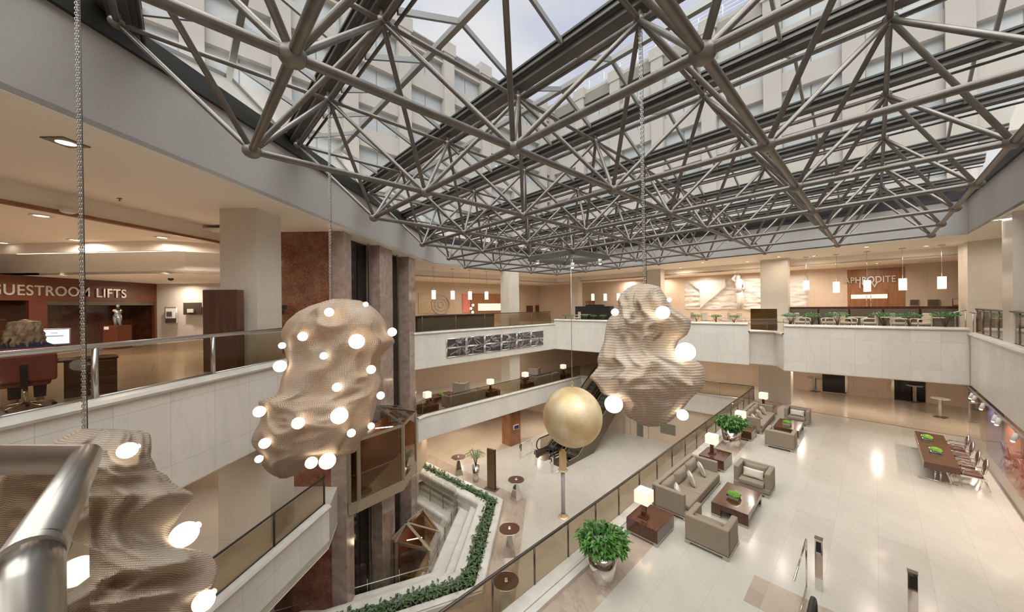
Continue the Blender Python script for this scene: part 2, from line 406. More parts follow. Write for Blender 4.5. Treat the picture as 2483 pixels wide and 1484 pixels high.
# inner edges of the galleries (towards the void)
A_left = [(-7.62, 1.4), (-7.25, 4.9), (-6.52, 12.95)]
A_core = [(-6.34, 12.95), (-5.87, 20.8)]
A_far1 = [(-5.9, 20.5), (-5.42, 21.1), (3.69, 30.12)]
A_far2 = [(3.69, 30.12), (14.49, 21.18)]
A_notch = [(14.49, 21.18), (14.95, 21.75), (15.95, 20.85), (15.2, 19.3)]
A_far3 = [(15.2, 19.3), (20.5, 15.47)]
A_right = [(20.5, 15.40), (14.7, 9.9), (2.6, -1.7)]
A_deck = [(1.7, -2.15), (-1.72, 1.4)]
holeA = A_left[:] + [(-7.2, 12.95), (-7.2, 20.7)] + [(-5.9, 20.6)] + A_far1[1:] + [(14.49, 21.18), (14.95, 21.75), (15.95, 20.85), (15.2, 19.3)] + A_far3[1:] + A_right + A_deck
outerA = [(-34, -8), (40, -8), (40, 24), (20, 60), (-12, 60), (-34, 40)]
m = M().prism(outerA, BA + .02, ZA, holes=[holeA], caps=(0, 1)); struct('floor', m, T['brown_floor'])
m = M().prism(outerA, BA - .04, BA, holes=[holeA], caps=(1, 1)); struct('ceiling', m, T['ceil2'])

coreB = [(-6.34, 12.95), (-5.87, 20.8)]
B_left = [(-7.0, 3.6), (-6.75, 7.4), (-6.2, 11.5)]
B_far1 = [(-5.62, 20.3), (-5.38, 20.85), (6.35, 32.1)]
B_far2 = [(6.35, 32.1), (16.33, 23.36)]
B_rail = [(16.33, 23.36), (3.27, 10.76), (-1.4, 6.35), (-3.6, 4.25)]
holeB = B_left + [(-6.6, 12.9), (-7.2, 12.95), (-7.2, 20.7), (-5.6, 20.7)] + B_far1[1:] + B_rail
def AB(a, b): return (GA[0] * a + GB[0] * b, GA[1] * a + GB[1] * b)
well = [AB(9.1, 1.05), AB(9.1, -.7), AB(1.5, -.7), AB(1.5, 1.05)]
outerB = [(-30, -6), (30, -6), (34, 24), (20, 60), (-12, 60), (-30, 40)]
m = M().prism(outerB, BB + .02, ZB, holes=[holeB, well], caps=(0, 1)); struct('floor', m, T['marble_floor'])
m = M().prism(outerB, BB - .04, BB, holes=[holeB, well], caps=(1, 1)); struct('ceiling', m, T['ceil2'])

# ------------------------------------------------------------------ gallery fronts
def front(name, pts, z0, z1, t, cap='cap', capz=None, inward=.06):
    s = 1 if t > 0 else -1; pts = offline(pts, -s * .035)
    m = M().wall(pts, z0, z1, t); o = struct(name, m, T['panel'])
    q = M(); off = M()
    prof = [(-inward, -.05), (-inward - .02, 0), (-inward + .02, .06), (.04, .085), (abs(t) - .02, .085), (abs(t) + .03, .05), (abs(t) + .04, -.02)]
    rows = []
    for a, dz in prof:
        ps = offline(pts, s * a); rows.append([(p[0], p[1], z1 + dz) for p in ps])
    n = len(pts); vs = [p for r in rows for p in r]
    q.add(vs, [((i * n + k), (i * n + k + 1), ((i + 1) * n + k + 1), ((i + 1) * n + k)) for i in range(len(rows) - 1) for k in range(n - 1)])
    struct('trim_1', q, T[cap])
    return o
def offline(pts, d):            # polyline offset to the left by d
    n = len(pts); out = []
    for i, p in enumerate(pts):
        un = []
        if i > 0: a = pts[i - 1]; l = hypot(p[0] - a[0], p[1] - a[1]); un.append((-(p[1] - a[1]) / l, (p[0] - a[0]) / l))
        if i < n - 1: a = pts[i + 1]; l = hypot(a[0] - p[0], a[1] - p[1]); un.append((-(a[1] - p[1]) / l, (a[0] - p[0]) / l))
        nx = sum(q[0] for q in un) / len(un); ny = sum(q[1] for q in un) / len(un); l2 = nx * nx + ny * ny
        out.append((p[0] + nx / l2 * d, p[1] + ny / l2 * d))
    return out
front('wall_left', A_left, BA, LA, .3)
front('wall_far', A_far1, BA, LA, .3)
front('wall_far', A_far2, BA, LAF, .5)
front('wall_far', A_notch, BA, 9.25, .3)
front('wall_far', A_far3, BA, LAF, .5)
front('wall_right', A_right, BA, CZ - 1.47, .3)
front('wall_near', A_deck, BA, LA - .15, .3)
front('wall_left', B_left, BB + .25, LB - .02, .3)
front('wall_far', B_far1, BB, LB - .02, .3)
front('wall_far', B_far2, BB, LB - .02, .3)
front('wall_right', B_rail, BB, ZB + .06, .3, inward=.02)

# ------------------------------------------------------------------ escalator level floor with the stepped pit
Q = [(-9.0, 26.37), (-.62, 19.05), (-1.25, 12.95), (-9.5, 9.6)]
def pit(ob, orr, on):
    ln = []
    for i, o in zip(range(3), (ob, orr, on)):
        a, b = Q[i], Q[i + 1]; l = hypot(b[0] - a[0], b[1] - a[1]); nx, ny = (b[1] - a[1]) / l, -(b[0] - a[0]) / l   # right of travel = inside
        nx, ny = (nx, ny); ln.append(((a[0] + nx * o, a[1] + ny * o), (b[0] - a[0], b[1] - a[1])))
    def X(p, q):
        (x1, y1), (dx1, dy1) = p; (x2, y2), (dx2, dy2) = q
        t = ((x2 - x1) * dy2 - (y2 - y1) * dx2) / (dx1 * dy2 - dy1 * dx2)
        return (x1 + dx1 * t, y1 + dy1 * t)
    l0 = ln[0][0]; l3 = ln[2]
    return [l0, X(ln[0], ln[1]), X(ln[1], ln[2]), (l3[0][0] + l3[1][0], l3[0][1] + l3[1][1])]
holeC = pit(0, 0, 0) + [(-30, 9.6), (-30, 26.37)]
m = M().prism([(-31, -6), (34, -6), (34, 60), (-31, 60)], -.3, 0, holes=[holeC], caps=(0, 1)); struct('floor', m, T['marble_floor'])
# veined border around the planter, brown zone under the left gallery
def ringstrip(name, a, b, z, mt, h=.010):
    m = M()
    for i in range(len(a) - 1): m.hexa([(*a[i], z - .01), (*a[i + 1], z - .01), (*b[i + 1], z - .01), (*b[i], z - .01)], [(*a[i], z + h), (*a[i + 1], z + h), (*b[i + 1], z + h), (*b[i], z + h)])
    return struct(name, m, mt)
ringstrip('floor', pit(-1.25, -1.25, -1.25), pit(.05, .05, .05), 0, T['vein_floor'])
a, b = W(1015, 1200, 0), W(1230, 1085, 0)
c, d = add(b, (GA, 12)), add(b, (GA, 12), (GB, 16))
m = M().prism([add((-5.4, 20.9), (GB, .9)), add((-5.4, 20.9), (GA, 17.5), (GB, .9)), add((-5.4, 20.9), (GA, 17.5), (GB, 14)), add((-5.4, 20.9), (GB, 14))], -.01, .006); struct('floor', m, T['brown_floor'])
def sweep(rows, uvs=False):
    m = M(); g = [[(x, y, r[3]) for x, y in pit(*r[:3])] for r in rows]
    for i in range(len(g) - 1):
        for k in range(3): m.face([g[i][k], g[i][k + 1], g[i + 1][k + 1], g[i + 1][k]], smooth=True)
    return m
def tier(o0, o1, z, drop=.55, r=.13):   # a stone tier with a rounded nose
    d = [(o1[i] - r) for i in range(3)]
    rows = [(*o0, z)] + [(*d, z)]
    for k in range(1, 6):
        a = k * pi / 10; rows.append((d[0] + r * sin(a), d[1] + r * sin(a), d[2] + r * sin(a), z - r + r * cos(a)))
    rows.append((*o1, z - drop)); return sweep(rows)
struct('trim_2', tier((0, 0, 0), (.34, .34, .34), .34, .2, .08), T['cap'])
struct('trim_2', sweep([(-.02, -.02, -.02, 0), (-.02, -.02, -.02, .26), (.06, .06, .06, .34)]), T['cap'])
struct('trim_2', sweep([(.3, .34, .34, .2), (.75, .86, .86, .2)]), T['soil'])
struct('wall_pit', tier((.72, .84, .84), (1.22, 1.32, 1.34), .36), T['cap'])
struct('wall_pit', tier((1.0, 1.28, 1.3), (1.24, 1.80, 1.85), .02), T['cap'])
struct('wall_pit', tier((1.2, 1.7, 1.8), (1.36, 2.55, 2.6), -.35), T['cap'])
struct('wall_pit', tier((1.3, 2.5, 2.5), (1.95, 3.0, 3.1), -.9, .6, .16), T['cap'])
struct('wall_pit', tier((1.9, 2.9, 3.0), (2.5, 3.5, 3.6), -1.45, .6, .16), T['cap'])
struct('wall_pit', tier((2.4, 3.4, 3.5), (3.05, 4.0, 4.1), -2.0, 3.3, .16), T['cap'])
struct('floor', M().prism([(-31, 5), (2, 5), (2, 26), (-31, 26)], ZD - .2, ZD), T['brown_floor'])
# creeping foliage in the planter: one uncountable bed
def leafcard(m, p, d, up, l, wd, fold=.25, droop=.5):
    d = Vector(d).normalized(); s = d.cross(Vector(up)); s = s.normalized() if s.length > 1e-3 else Vector((1, 0, 0)); n = s.cross(d)
    p = Vector(p); q1 = p + d * l * .45 + n * l * .08; q2 = p + d * l - n * l * droop * .5
    a = q1 + s * wd + n * wd * fold; b = q1 - s * wd + n * wd * fold
    m.add([p, a, q1, b, q2], [(0, 2, 1), (0, 3, 2), (1, 2, 4), (2, 3, 4)], False)
m = M(); o0, o1 = pit(.28, .32, .32), pit(.76, .88, .88)
for k in range(3):
    Lg = hypot(o0[k + 1][0] - o0[k][0], o0[k + 1][1] - o0[k][1])
    for i in range(int(Lg * 95)):
        t, s = random.random(), random.random()
        x = (o0[k][0] * (1 - t) + o0[k + 1][0] * t) * (1 - s) + (o1[k][0] * (1 - t) + o1[k + 1][0] * t) * s
        y = (o0[k][1] * (1 - t) + o0[k + 1][1] * t) * (1 - s) + (o1[k][1] * (1 - t) + o1[k + 1][1] * t) * s
        a = random.uniform(0, 2 * pi); leafcard(m, (x, y, .24 + random.random() * .22), (cos(a), sin(a), random.uniform(-.1, .8)), (0, 0, 1), random.uniform(.14, .26), random.uniform(.035, .06))
tag(build('creeping_plants', m, T['leafd']), 'low leafy green plants filling the white marble trough around the pit', 'plants', kind='stuff')

# ------------------------------------------------------------------ walls behind the galleries
W1 = [(26.9, 20.2), (22.6, 23.9), (15.2, 30.3), (3.2, 41.4)]
W2 = [(3.2, 41.4), (-9.3, 32.0)]
def vwall(name, pts, z0, z1, mt, t=-.3, **k): return struct(name, M().wall(pts, z0, z1, t), mt, **k)
vwall('wall_far', [(28.5, 18.8)] + W1, ZA, CIN, T['wallstone'])
vwall('wall_far', W2 + [(-9.3, 21.5)], ZA, CIN, T['wallstone'])
# ceilings of the top level
F_in = [(-7.1, -2), (-6.58, 4.43), (-5.47, 20.85), (-5.22, 23.2), (3.85, 31.3), (19.63, 14.83), (14.3, 9.3), (.3, -4.2)]
F_bulk = [(-11.6, -2), (-11.0, 7.4), (-10.2, 14.0), (-9.4, 23.0), (-7.2, 26.7), (4.85, 37.1), (23.6, 17.7), (30.5, 10.0), (.3, -9)]
m = M()
m.prism([(-11.6, -6), (-11.0, 7.4), (-10.2, 14.0), (-9.6, 24.2), (-7.2, 26.9), (4.85, 37.1), (23.6, 17.7), (40, 17.7), (40, -6)], CA, CA + .1, holes=[F_in])
struct('ceiling', m, T['ceil'])
bulk1 = [(-11.6, -6), (-11.0, 7.4), (-10.2, 14.0), (-9.6, 24.2), (-7.2, 26.9), (4.85, 37.1), (23.6, 17.7), (40, 17.7)]
struct('ceiling', M().wall(bulk1, CIN - .02, CA + .1, .12), T['ceil'])
struct('trim_3', M().wall(offline(bulk1[:3], -.05), CIN - .06, CIN + .02, .16), T['curb'] if False else T['woodcol'])
inner = [(-34, -6)] + [(-11.6, -6), (-11.0, 7.4), (-10.6, 12.9), (-12.1, 11.95), (-18.4, 12.3), (-34, 12.3)]
struct('ceiling', M().prism(inner, CIN, CIN + .1), T['ceil2'])
inner2 = [(-10.2, 14.0), (-9.6, 24.2), (-7.2, 26.9), (4.85, 37.1), (23.6, 17.7), (40, 17.7), (40, 50), (-20, 50), (-20, 20)]
struct('ceiling', M().prism(inner2, CIN, CIN + .1), T['ceil2'])
# plaster ring between the ceiling and the skylight
front_f = [F_in[k] for k in range(len(F_in))]
ring = [(-7.4, -2.2)] + F_in[1:6] + [(14.3, 9.3), (-1.2, -5.0), (-3.1, -6.7)]
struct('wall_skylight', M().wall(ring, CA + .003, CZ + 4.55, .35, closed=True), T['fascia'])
struct('trim_4', M().wall(offline(ring + [ring[0]], -.08)[:-1], CZ + 4.40, CZ + 4.62, .3, closed=False), T['curb'])
struct('trim_4', M().wall(ring, CZ + 4.56, CZ + 4.88, .12, closed=True), T['curb'])

# lift lobby side of the top level: cove, low ceiling, sign wall
LOB = CZ + 1.40
cove = [(-34, 12.3), (-18.4, 12.3), (-12.1, 11.95), (-10.6, 12.9)]
struct('ceiling', M().wall(cove, CZ + 2.06, CIN + .05, .12), T['ceil'])
covin = offline(cove, 1.1)
struct('ceiling', M().prism([(-34, 11.7), (-9.0, 11.7), (-9.0, 14.2), (-34, 14.2)], CIN + .28, CIN + .36), T['ceil'])
struct('ceiling', M().wall(covin, LOB, CIN + .3, .1), T['paint'])
struct('ceiling', M().prism([(-34, 13.4)] + covin[1:] + [(-9.2, 13.4), (-9.2, 24), (-34, 24)], LOB, LOB + .08), T['ceil'])
q = thing('cove_light', (0, 0, 0), 0, 'hidden light strip glowing in the ceiling cove above the lift lobby', 'light')
ci = offline(cove, .5)
build('light_strip', M().wall([ci[1], ci[2], ci[3]], CZ + 2.12, CZ + 2.16, .08), T['cove'], q)
# back wall of the lift lobby
WL = ((-19.4, 12.2), (-19.4, 19.2)); WLB = ((-19.4, 18.7), (-9.4, 18.7))
vwall('wall_left', [(-19.5, 18.7), (-9.2, 18.7)], ZA, LOB, T['paint'], t=.2)
vwall('wall_left', [(-24, 4), (-24, 11.8)], ZA, CIN, T['darkwoodv'], t=.2)
# outer shells so that no opening looks into nothing
for nm, pts, z0, z1 in (('wall_left', [(-33.8, -7.9), (-33.8, 40)], ZA, CA), ('wall_near', [(-33, -7.9), (39, -7.9)], ZC, CA), ('wall_right', [(39.5, -8), (39.5, 24)], ZC, CA)):
    vwall(nm, pts, z0, z1, T['paint'])
# lounge level walls
WB1 = [(31.5, 19.3), (27.6, 22.9), (14.6, 34.0), (9.5, 39.6)]
WB2 = [(9.5, 39.6), (-9.0, 26.8), (-9.0, 21.2)]
vwall('wall_far', WB1, ZB, BA, T['wallstone']); vwall('wall_far', WB2, ZB, BA, T['frost'])
vwall('wall_left', [(-13, 21.2), (-13, -5.8)], ZB, BA, T['wallstone'], t=-.3)
vwall('wall_left', [(-13, 12.9), (-9.0, 12.9)], ZB, BA, T['wallstone'], t=.1)
# escalator level walls
WC1 = [(20.5, 20.3), (11.8, 27.8), (8.7, 30.5), (4, 34.8)]
vwall('wall_far', WC1, 0, BB, T['wallstone']); vwall('wall_far', [(4, 34.8), (-12, 46), (-22, 30), (-22, 24)], 0, BB, T['wallstone'])
vwall('wall_right', [(20.5, 20.3), (3, 1), (-8, -5)], 0, BB, T['wallstone'], t=.2)
struct('wall_left', M().wall([(-6.0, 20.9), (-6.0, 23.9), (-9.5, 25.5)], ZD, BB, .2), T['wallstone'])

# ------------------------------------------------------------------ red marble lift core
K = M(); K.wall([(-9.04, 12.95), (-6.34, 12.95)], ZD, CA, .3); K.wall([(-9.04, 13.0), (-9.04, 18.7)], ZD, CA, -.2); struct('wall_core', K, T['red'])
def corept(px): return V(px, 700, A_core[0], A_core[1])[:2]
def pil(px0, px1, out, name='wall_core'):
    a, b = corept(px0), corept(px1); nx = out
    m = M().prism([(a[0] + nx, a[1]), (b[0] + nx, b[1]), (b[0] - .9, b[1]), (a[0] - .9, a[1])][::-1], ZD, CA); struct(name, m, T['pil'])
a = corept(852.5)
struct('wall_core', M().prism([(-6.34 + .0, 12.9), (-6.28, 12.9), (a[0], a[1]), (a[0] - .5, a[1]), (-6.34 - .5, 12.9)], ZD, CA), T['pil'])
pil(918, 949, .06); pil(989, 1004, .06)
b2 = corept(1004)
struct('wall_core', M().wall([(-6.9, 13.3), (-6.4, b2[1])], ZD, CA, .1), T['dark'])
struct('wall_core', M().wall([(b2[0] + .06, b2[1]), (b2[0] - 3, b2[1] + .1)], ZD, CA, .1), T['pil'])
for px, w in ((908, .05), (962, .03), (975, .03)):           # guide rails in the shafts
    p = corept(px); struct('trim_5', M().box(p[0] - .3, p[0] - .24, p[1], p[1] + w * 2, ZD, CA), T['steel'])

# ------------------------------------------------------------------ columns (through all levels)
def col(near, la, lb, z0, z1, mt, name='column', lab=''):
    p = [near, add(near, (GA, la)), add(near, (GA, la), (GB, lb)), add(near, (GB, lb))]
    return tag(build(name, M().prism(p, z0, z1), mt, bev=.012), lab, 'column')
def axcol(x0, x1, y0, y1, z0, z1, mt, lab):
    return tag(build('column', M().prism([(x0, y0), (x1, y0), (x1, y1), (x0, y1)], z0, z1), mt, bev=.012), lab, 'column')
n1 = (-.22, 26.95)
col(n1, 1.1, 1.0, ZA, CA, T['column'], lab='square marble column on the upper gallery, second from the lift core')
col(n1, 1.1, 1.0, ZB, BA, T['column'], lab='pale square column between the two sofas on the left lounge gallery')
col(n1, 1.1, 1.0, 0, BB, T['woodcol'], lab='brown wood-clad column with a small screen on the escalator level')
p = D(1401, 700, 34.5)[:2]; col(p, .75, .9, ZA, CA, T['column'], lab='narrow marble column behind the far left corner of the upper gallery')
p = D(1602, 700, 27.8)[:2]; col(p, .75, 1.2, ZA, CA, T['column'], lab='marble column left of the white relief wall, behind the right hanging net')
p = D(1911, 700, 21.9)[:2]; col(p, .75, 1.45, ZA, CA, T['column'], lab='marble column in front of the right end of the white relief')
p = D(1917.5, 950, 22.75)[:2]; col(p, 1.0, 1.75, ZB, BA, T['column'], lab='wide polished marble column on the lounge floor behind the far sofa')
axcol(-8.33, -7.28, 9.85, 10.9, ZA, CA, T['column'], 'wide pale marble column beside the red marble lift core')
axcol(-8.45, -6.95, 9.85, 10.9, ZB, BA, T['column'], 'pale marble pier behind the lower left gallery railing')
a, b = D(2347, 700, 16.6), D(2434, 700, 15.7)
tag(build('column', M().prism([a[:2], b[:2], (b[0] + .7, b[1] + .9), (a[0] + .7, a[1] + .9)], ZA, CA), T['column'], bev=.01), 'wide marble column at the corner of the restaurant terrace', 'column')
a, b = D(2456, 700, 11.1), D(2530, 700, 10.6)
tag(build('column', M().prism([a[:2], b[:2], (b[0] + .8, b[1] + .8), (a[0] + .8, a[1] + .8)], ZA, CA), T['column'], bev=.01), 'pale column at the right edge behind the glass railing', 'column')

# ------------------------------------------------------------------ glass railings
def railing(name, pts, zb, zt, r, label, posts=None, step=1.55, shelf=0.0, mt='dullsteel', group=None, rail=True, pr=.022, gl='balglass', kind=None):
    t = thing(name, (0, 0, 0), 0, label, 'railing', group)
    if rail: build('handrail', M().path([(p[0], p[1], zt - r) for p in pts], r, 12), T[mt], t)
    for i in range(len(pts) - 1):
        a, b = pts[i], pts[i + 1]; Lg = hypot(b[0] - a[0], b[1] - a[1]); n = max(1, round(Lg / step)); ux, uy = (b[0] - a[0]) / Lg, (b[1] - a[1]) / Lg
        for k in range(n + 1):
            if k == n and i < len(pts) - 2: continue
            x, y = a[0] + ux * Lg * k / n, a[1] + uy * Lg * k / n
            if (k == 0 and i == 0): x += ux * pr; y += uy * pr
            if k == n: x -= ux * pr; y -= uy * pr
            build('post', M().tube((x, y, zb), (x, y, zt - r), pr, 8), T[mt], t)
        for k in range(n):
            s0, s1 = Lg * k / n + pr + .015, Lg * (k + 1) / n - pr - .015; th = .006
            p, q = (a[0] + ux * s0, a[1] + uy * s0), (a[0] + ux * s1, a[1] + uy * s1); nx, ny = -uy * th, ux * th
            g = M().hexa([(p[0] - nx, p[1] - ny, zb + .03), (q[0] - nx, q[1] - ny, zb + .03), (q[0] + nx, q[1] + ny, zb + .03), (p[0] + nx, p[1] + ny, zb + .03)],
                         [(p[0] - nx, p[1] - ny, zt - 2 * r - .02), (q[0] - nx, q[1] - ny, zt - 2 * r - .02), (q[0] + nx, q[1] + ny, zt - 2 * r - .02), (p[0] + nx, p[1] + ny, zt - 2 * r - .02)])
            build('glass_panel', g, T[gl], t)
    m = M()
    for i in range(len(pts) - 1):
        m.tube((*pts[i], zb + .02), (*pts[i + 1], zb + .02), .02, 6)
    build('bottom_channel', m, T[mt], t)
    return t
LL = offline(A_left, .15)
railing('glass_railing', [LL[0], LL[1], V(230, 900, LL[1], LL[2])[:2], V(516, 800, LL[1], LL[2])[:2], LL[2]], LA + .08, RA, .048, 'steel and bronze glass railing of the lift lobby gallery, left of the marble core', step=6, mt='steel', pr=.045)
FF = offline(A_far1, .15)
railing('glass_railing', [FF[0], FF[1], V(1385, 760, FF[1], FF[2])[:2] if False else add(FF[2], (GA, -.3))], LA + .08, CZ - .50, .035, 'bronze glass railing on the upper gallery above the row of metal art panels', step=2.3)
LF = offline(A_left, .15)
RR = offline(A_right, .15)
railing('glass_railing', [RR[0], RR[1], add(RR[1], (GA, -3))], CZ - 1.39, CZ - .30, .05, 'bronze glass railing at the right edge of the upper gallery', step=1.25, mt='dullsteel', pr=.026)
nn = offline(A_notch, .06)
tag(build('glass_screen', M().wall([V(1820, 780, A_far2[0], A_far2[1])[:2], V(1884, 780, (15.2, 19.6), (17, 18.4))[:2]], 9.42, CZ - .32, .02), glass('dark_screen_glass', (.35, .28, .20), .10)), 'dark glass screen filling the gap between the two planter parapets', 'screen')
BL = offline(B_left, .12)
railing('glass_railing', BL, LB + .06, 5.40, .03, 'dark glass railing on the lower left gallery, sloping towards the marble core', step=1.75, mt='blackrub', pr=.03)
BF = offline(B_far1, .12)
railing('glass_railing', [BF[0], BF[1], BF[2]], LB + .05, RB, .028, 'glass railing with thin steel rail in front of the left lounge sofas', step=1.95, mt='dullsteel')
BF2 = offline(B_far2, .12)
e0 = add(B_far2[0], (GB, -1.3)); e1 = add(B_far2[0], (GB, -4.6))
railing('glass_railing', [add(B_far2[0], (GB, -5.2), (GA, .12)), BF2[1]], LB + .05, RB, .028, 'short glass railing between the escalator top and the lounge corner', step=2.2, mt='dullsteel')
railing('glass_railing', B_rail[:3] + [B_rail[3]], ZB + .05, RB, .036, 'long glass railing with dark handrail running diagonally past the lounge sofas', step=1.42, mt='dullsteel', pr=.024)
struct('trim_6', M().wall(offline([(16.5, 23.2), (3.3, 10.5), (-1.3, 6.15), (-3.5, 4.0)], .10), ZB, ZB + .10, .17), T['cap'], bev=.03)

# near handrail of the viewer's deck
t = thing('steel_railing', (0, 0, 0), 0, 'thick brushed steel handrail corner with glass, closest to the viewer at lower left', 'railing')
c0, c1 = (-1.74, 1.40), (-1.17, .83); zr = RA - .022
build('handrail', M().path([(-7.4, 1.40, zr), (c0[0], c0[1], zr), (c1[0], c1[1], zr)], .057, 32), T['nearsteel'], t, label='thick steel tube with a mitred corner')
cap = M().path([(c1[0], c1[1], zr), (c1[0], c1[1], zr)], .05, 4) if False else M()
build('end_post', M().path([(c1[0] - .030, c1[1] + .035, zr + .0), (c1[0] + .012, c1[1] - .013, zr - .012), (c1[0] + .014, c1[1] - .015, BA)], .0575, 28), T['nearsteel'], t)
for x0, x1 in ((-7.3, -5.45), (-5.4, -3.55), (-3.5, -1.85)):
    build('glass_panel', M().box(x0, x1, 1.392, 1.408, LA + .0, zr - .05), T['balglass'], t)
for x in (-5.43, -3.52): build('post', M().tube((x, 1.4, LA), (x, 1.4, zr), .025, 10), T['steel'], t)
build('glass_panel', M().hexa([(-1.70, 1.36, LA - .2), (-1.22, .88, LA - .2), (-1.21, .89, LA - .2), (-1.69, 1.37, LA - .2)], [(-1.70, 1.36, zr - .05), (-1.22, .88, zr - .05), (-1.21, .89, zr - .05), (-1.69, 1.37, zr - .05)]), T['balglass'], t)

# balustrade of curved-corner glass in front of the pit tiers
t = thing('pit_balustrade', (0, 0, 0), 0, 'low frameless glass balustrade with rounded corners around the stepped pit', 'railing')
bal = pit(1.42, 2.62, 2.68); zb = [-.35, -.45, -.45]
for k in range(3):
    a, b = bal[k], bal[k + 1]; Lg = hypot(b[0] - a[0], b[1] - a[1]); n = max(1, round(Lg / 1.25)); ux, uy = (b[0] - a[0]) / Lg, (b[1] - a[1]) / Lg
    for i in range(n):
        s0, s1 = Lg * i / n + .03, Lg * (i + 1) / n - .03; z0, z1 = -.55, .72; pf = []
        for (cx, cz, a0) in ((s1 - .15, z1 - .15, 0), (s0 + .15, z1 - .15, 90)):
            for q in range(5): an = radians(a0 + q * 22.5); pf.append((cx + .15 * cos(an), cz + .15 * sin(an)))
        pf = [(s0, z0), (s1, z0)] + pf
        mm = M(); fr = [(a[0] + ux * s, a[1] + uy * s, z) for s, z in pf]; bk = [(x - uy * .012, y + ux * .012, z) for x, y, z in fr]; nn_ = len(fr)
        mm.add(fr + bk, [tuple(range(nn_)), tuple(range(2 * nn_ - 1, nn_ - 1, -1))] + [(j, nn_ + j, nn_ + (j + 1) % nn_, (j + 1) % nn_) for j in range(nn_)])
        build('glass_panel', mm, T['clearglass'], t)
        x, y = a[0] + ux * (s0 - .03), a[1] + uy * (s0 - .03)
        build('post', M().box(-.015, .015, -.03, .03, -1.0, .05).xf(Matrix.Translation((x, y, 0)) @ Matrix.Rotation(atan2(uy, ux), 4, 'Z')), T['steel'], t)
build('rail', M().path([(x, y, -.12) for x, y in offline(bal, .09)], .018, 8), T['steel'], t)
# ------------------------------------------------------------------ space frame over the void
SF = dict(ox=.19279, oy=7.64198, La=3.06792, Lb=2.80474, zl=2.5506, gx=.010574, gy=-.001338)
def nodep(i, j, up):
    x = SF['ox'] + sin(YA) * SF['La'] * i - cos(YB) * SF['Lb'] * j; y = SF['oy'] + cos(YA) * SF['La'] * i + sin(YB) * SF['Lb'] * j
    return (x, y, CZ + (4.6 if up else SF['zl']) + SF['gx'] * x + SF['gy'] * (y - 8))
low = set(); upn = set()
for i in range(-4, 6):
    for j in range(-3, 5):
        if j + .5 <= min(i + .5 + 2, 4.5): low.add((i + .5, j + .5))
for (i, j) in list(low):
    for a in (-.5, .5):
        for b in (-.5, .5):
            u = (i + a, j + b)
            if u[1] > -2.6 and u[1] <= min(u[0] + 3, 5) and u[0] <= 6: upn.add((int(u[0]), int(u[1])))
def apx(p, q, r):               # rough size in the picture, to pick which members stay single parts
    best = 0
    for t in (0, .25, .5, .75, 1):
        x, y, z = [p[k] * (1 - t) + q[k] * t for k in range(3)]
        if y > .8 and abs(x / y) < 1.6 and abs((z - CZ) / y) < .98: best += r / y / y
    return best
tubes = {'bottom_chord': [], 'top_chord': [], 'diagonal': []}
for (i, j) in low:
    for a, b in ((1, 0), (0, 1)):
        if (i + a, j + b) in low: tubes['bottom_chord'].append((nodep(i, j, 0), nodep(i + a, j + b, 0), .056))
    for a in (-.5, .5):
        for b in (-.5, .5):
            if (int(i + a), int(j + b)) in upn: tubes['diagonal'].append((nodep(i, j, 0), nodep(i + a, j + b, 1), .043))
for (i, j) in upn:
    for a, b in ((1, 0), (0, 1)):
        if (i + a, j + b) in upn: tubes['top_chord'].append((nodep(i, j, 1), nodep(i + a, j + b, 1), .043))
sf = thing('space_frame', (0, 0, 0), 0, 'grey steel tube space frame carrying the glass roof over the atrium', 'roof frame')
def limited(name, items, fn, mt, parent, key, n=95):
    items = sorted(items, key=key, reverse=True)
    for it in items[:n]:
        m = M(); fn(m, it, 12); build(name, m, mt, parent)
    if items[n:]:
        m = M()
        for it in items[n:]: fn(m, it, 8)
        o = build(name, m, mt, parent); o['kind'] = 'stuff'
for k, its in tubes.items():
    limited(k, its, lambda m, it, n: m.tube(it[0], it[1], it[2], n, caps=False), T['frame'], sf, lambda it: apx(*it))
balls = [(nodep(*p, 0), .135) for p in low] + [(nodep(*p, 1), .105) for p in upn]
def ballf(m, it, n):
    c, r = it; m.ell(c, r, r, r * .85, 14, 8); 
    if r < .12: m.tube((c[0], c[1], c[2]), (c[0], c[1], c[2] + .33), .045, 8)
limited('node_ball', balls, ballf, T['node'], sf, lambda it: apx(it[0], it[0], it[1]))

# ------------------------------------------------------------------ glass skylight: gutters, ridges, glazing bars
sk = thing('glass_skylight', (0, 0, 0), 0, 'ridged glass skylight with wide grey gutters above the space frame', 'skylight')
def lat(i, j, z):
    x = SF['ox'] + sin(YA) * SF['La'] * i - cos(YB) * SF['Lb'] * j; y = SF['oy'] + cos(YA) * SF['La'] * i + sin(YB) * SF['Lb'] * j
    return (x, y, CZ + z + SF['gx'] * x)
def jmax(i): return min(i + 3.25, 5.15)
JR = -2.9; ZG, ZR = 4.98, 5.50
def beam(m, p, q, hw, h0, h1):  # beam along p-q with half width hw
    dx, dy = q[0] - p[0], q[1] - p[1]; l = hypot(dx, dy) or 1; nx, ny = -dy / l * hw, dx / l * hw
    return m.hexa([(p[0] - nx, p[1] - ny, p[2] + h0), (q[0] - nx, q[1] - ny, q[2] + h0), (q[0] + nx, q[1] + ny, q[2] + h0), (p[0] + nx, p[1] + ny, p[2] + h0)],
                  [(p[0] - nx, p[1] - ny, p[2] + h1), (q[0] - nx, q[1] - ny, q[2] + h1), (q[0] + nx, q[1] + ny, q[2] + h1), (p[0] + nx, p[1] + ny, p[2] + h1)])
bars = []
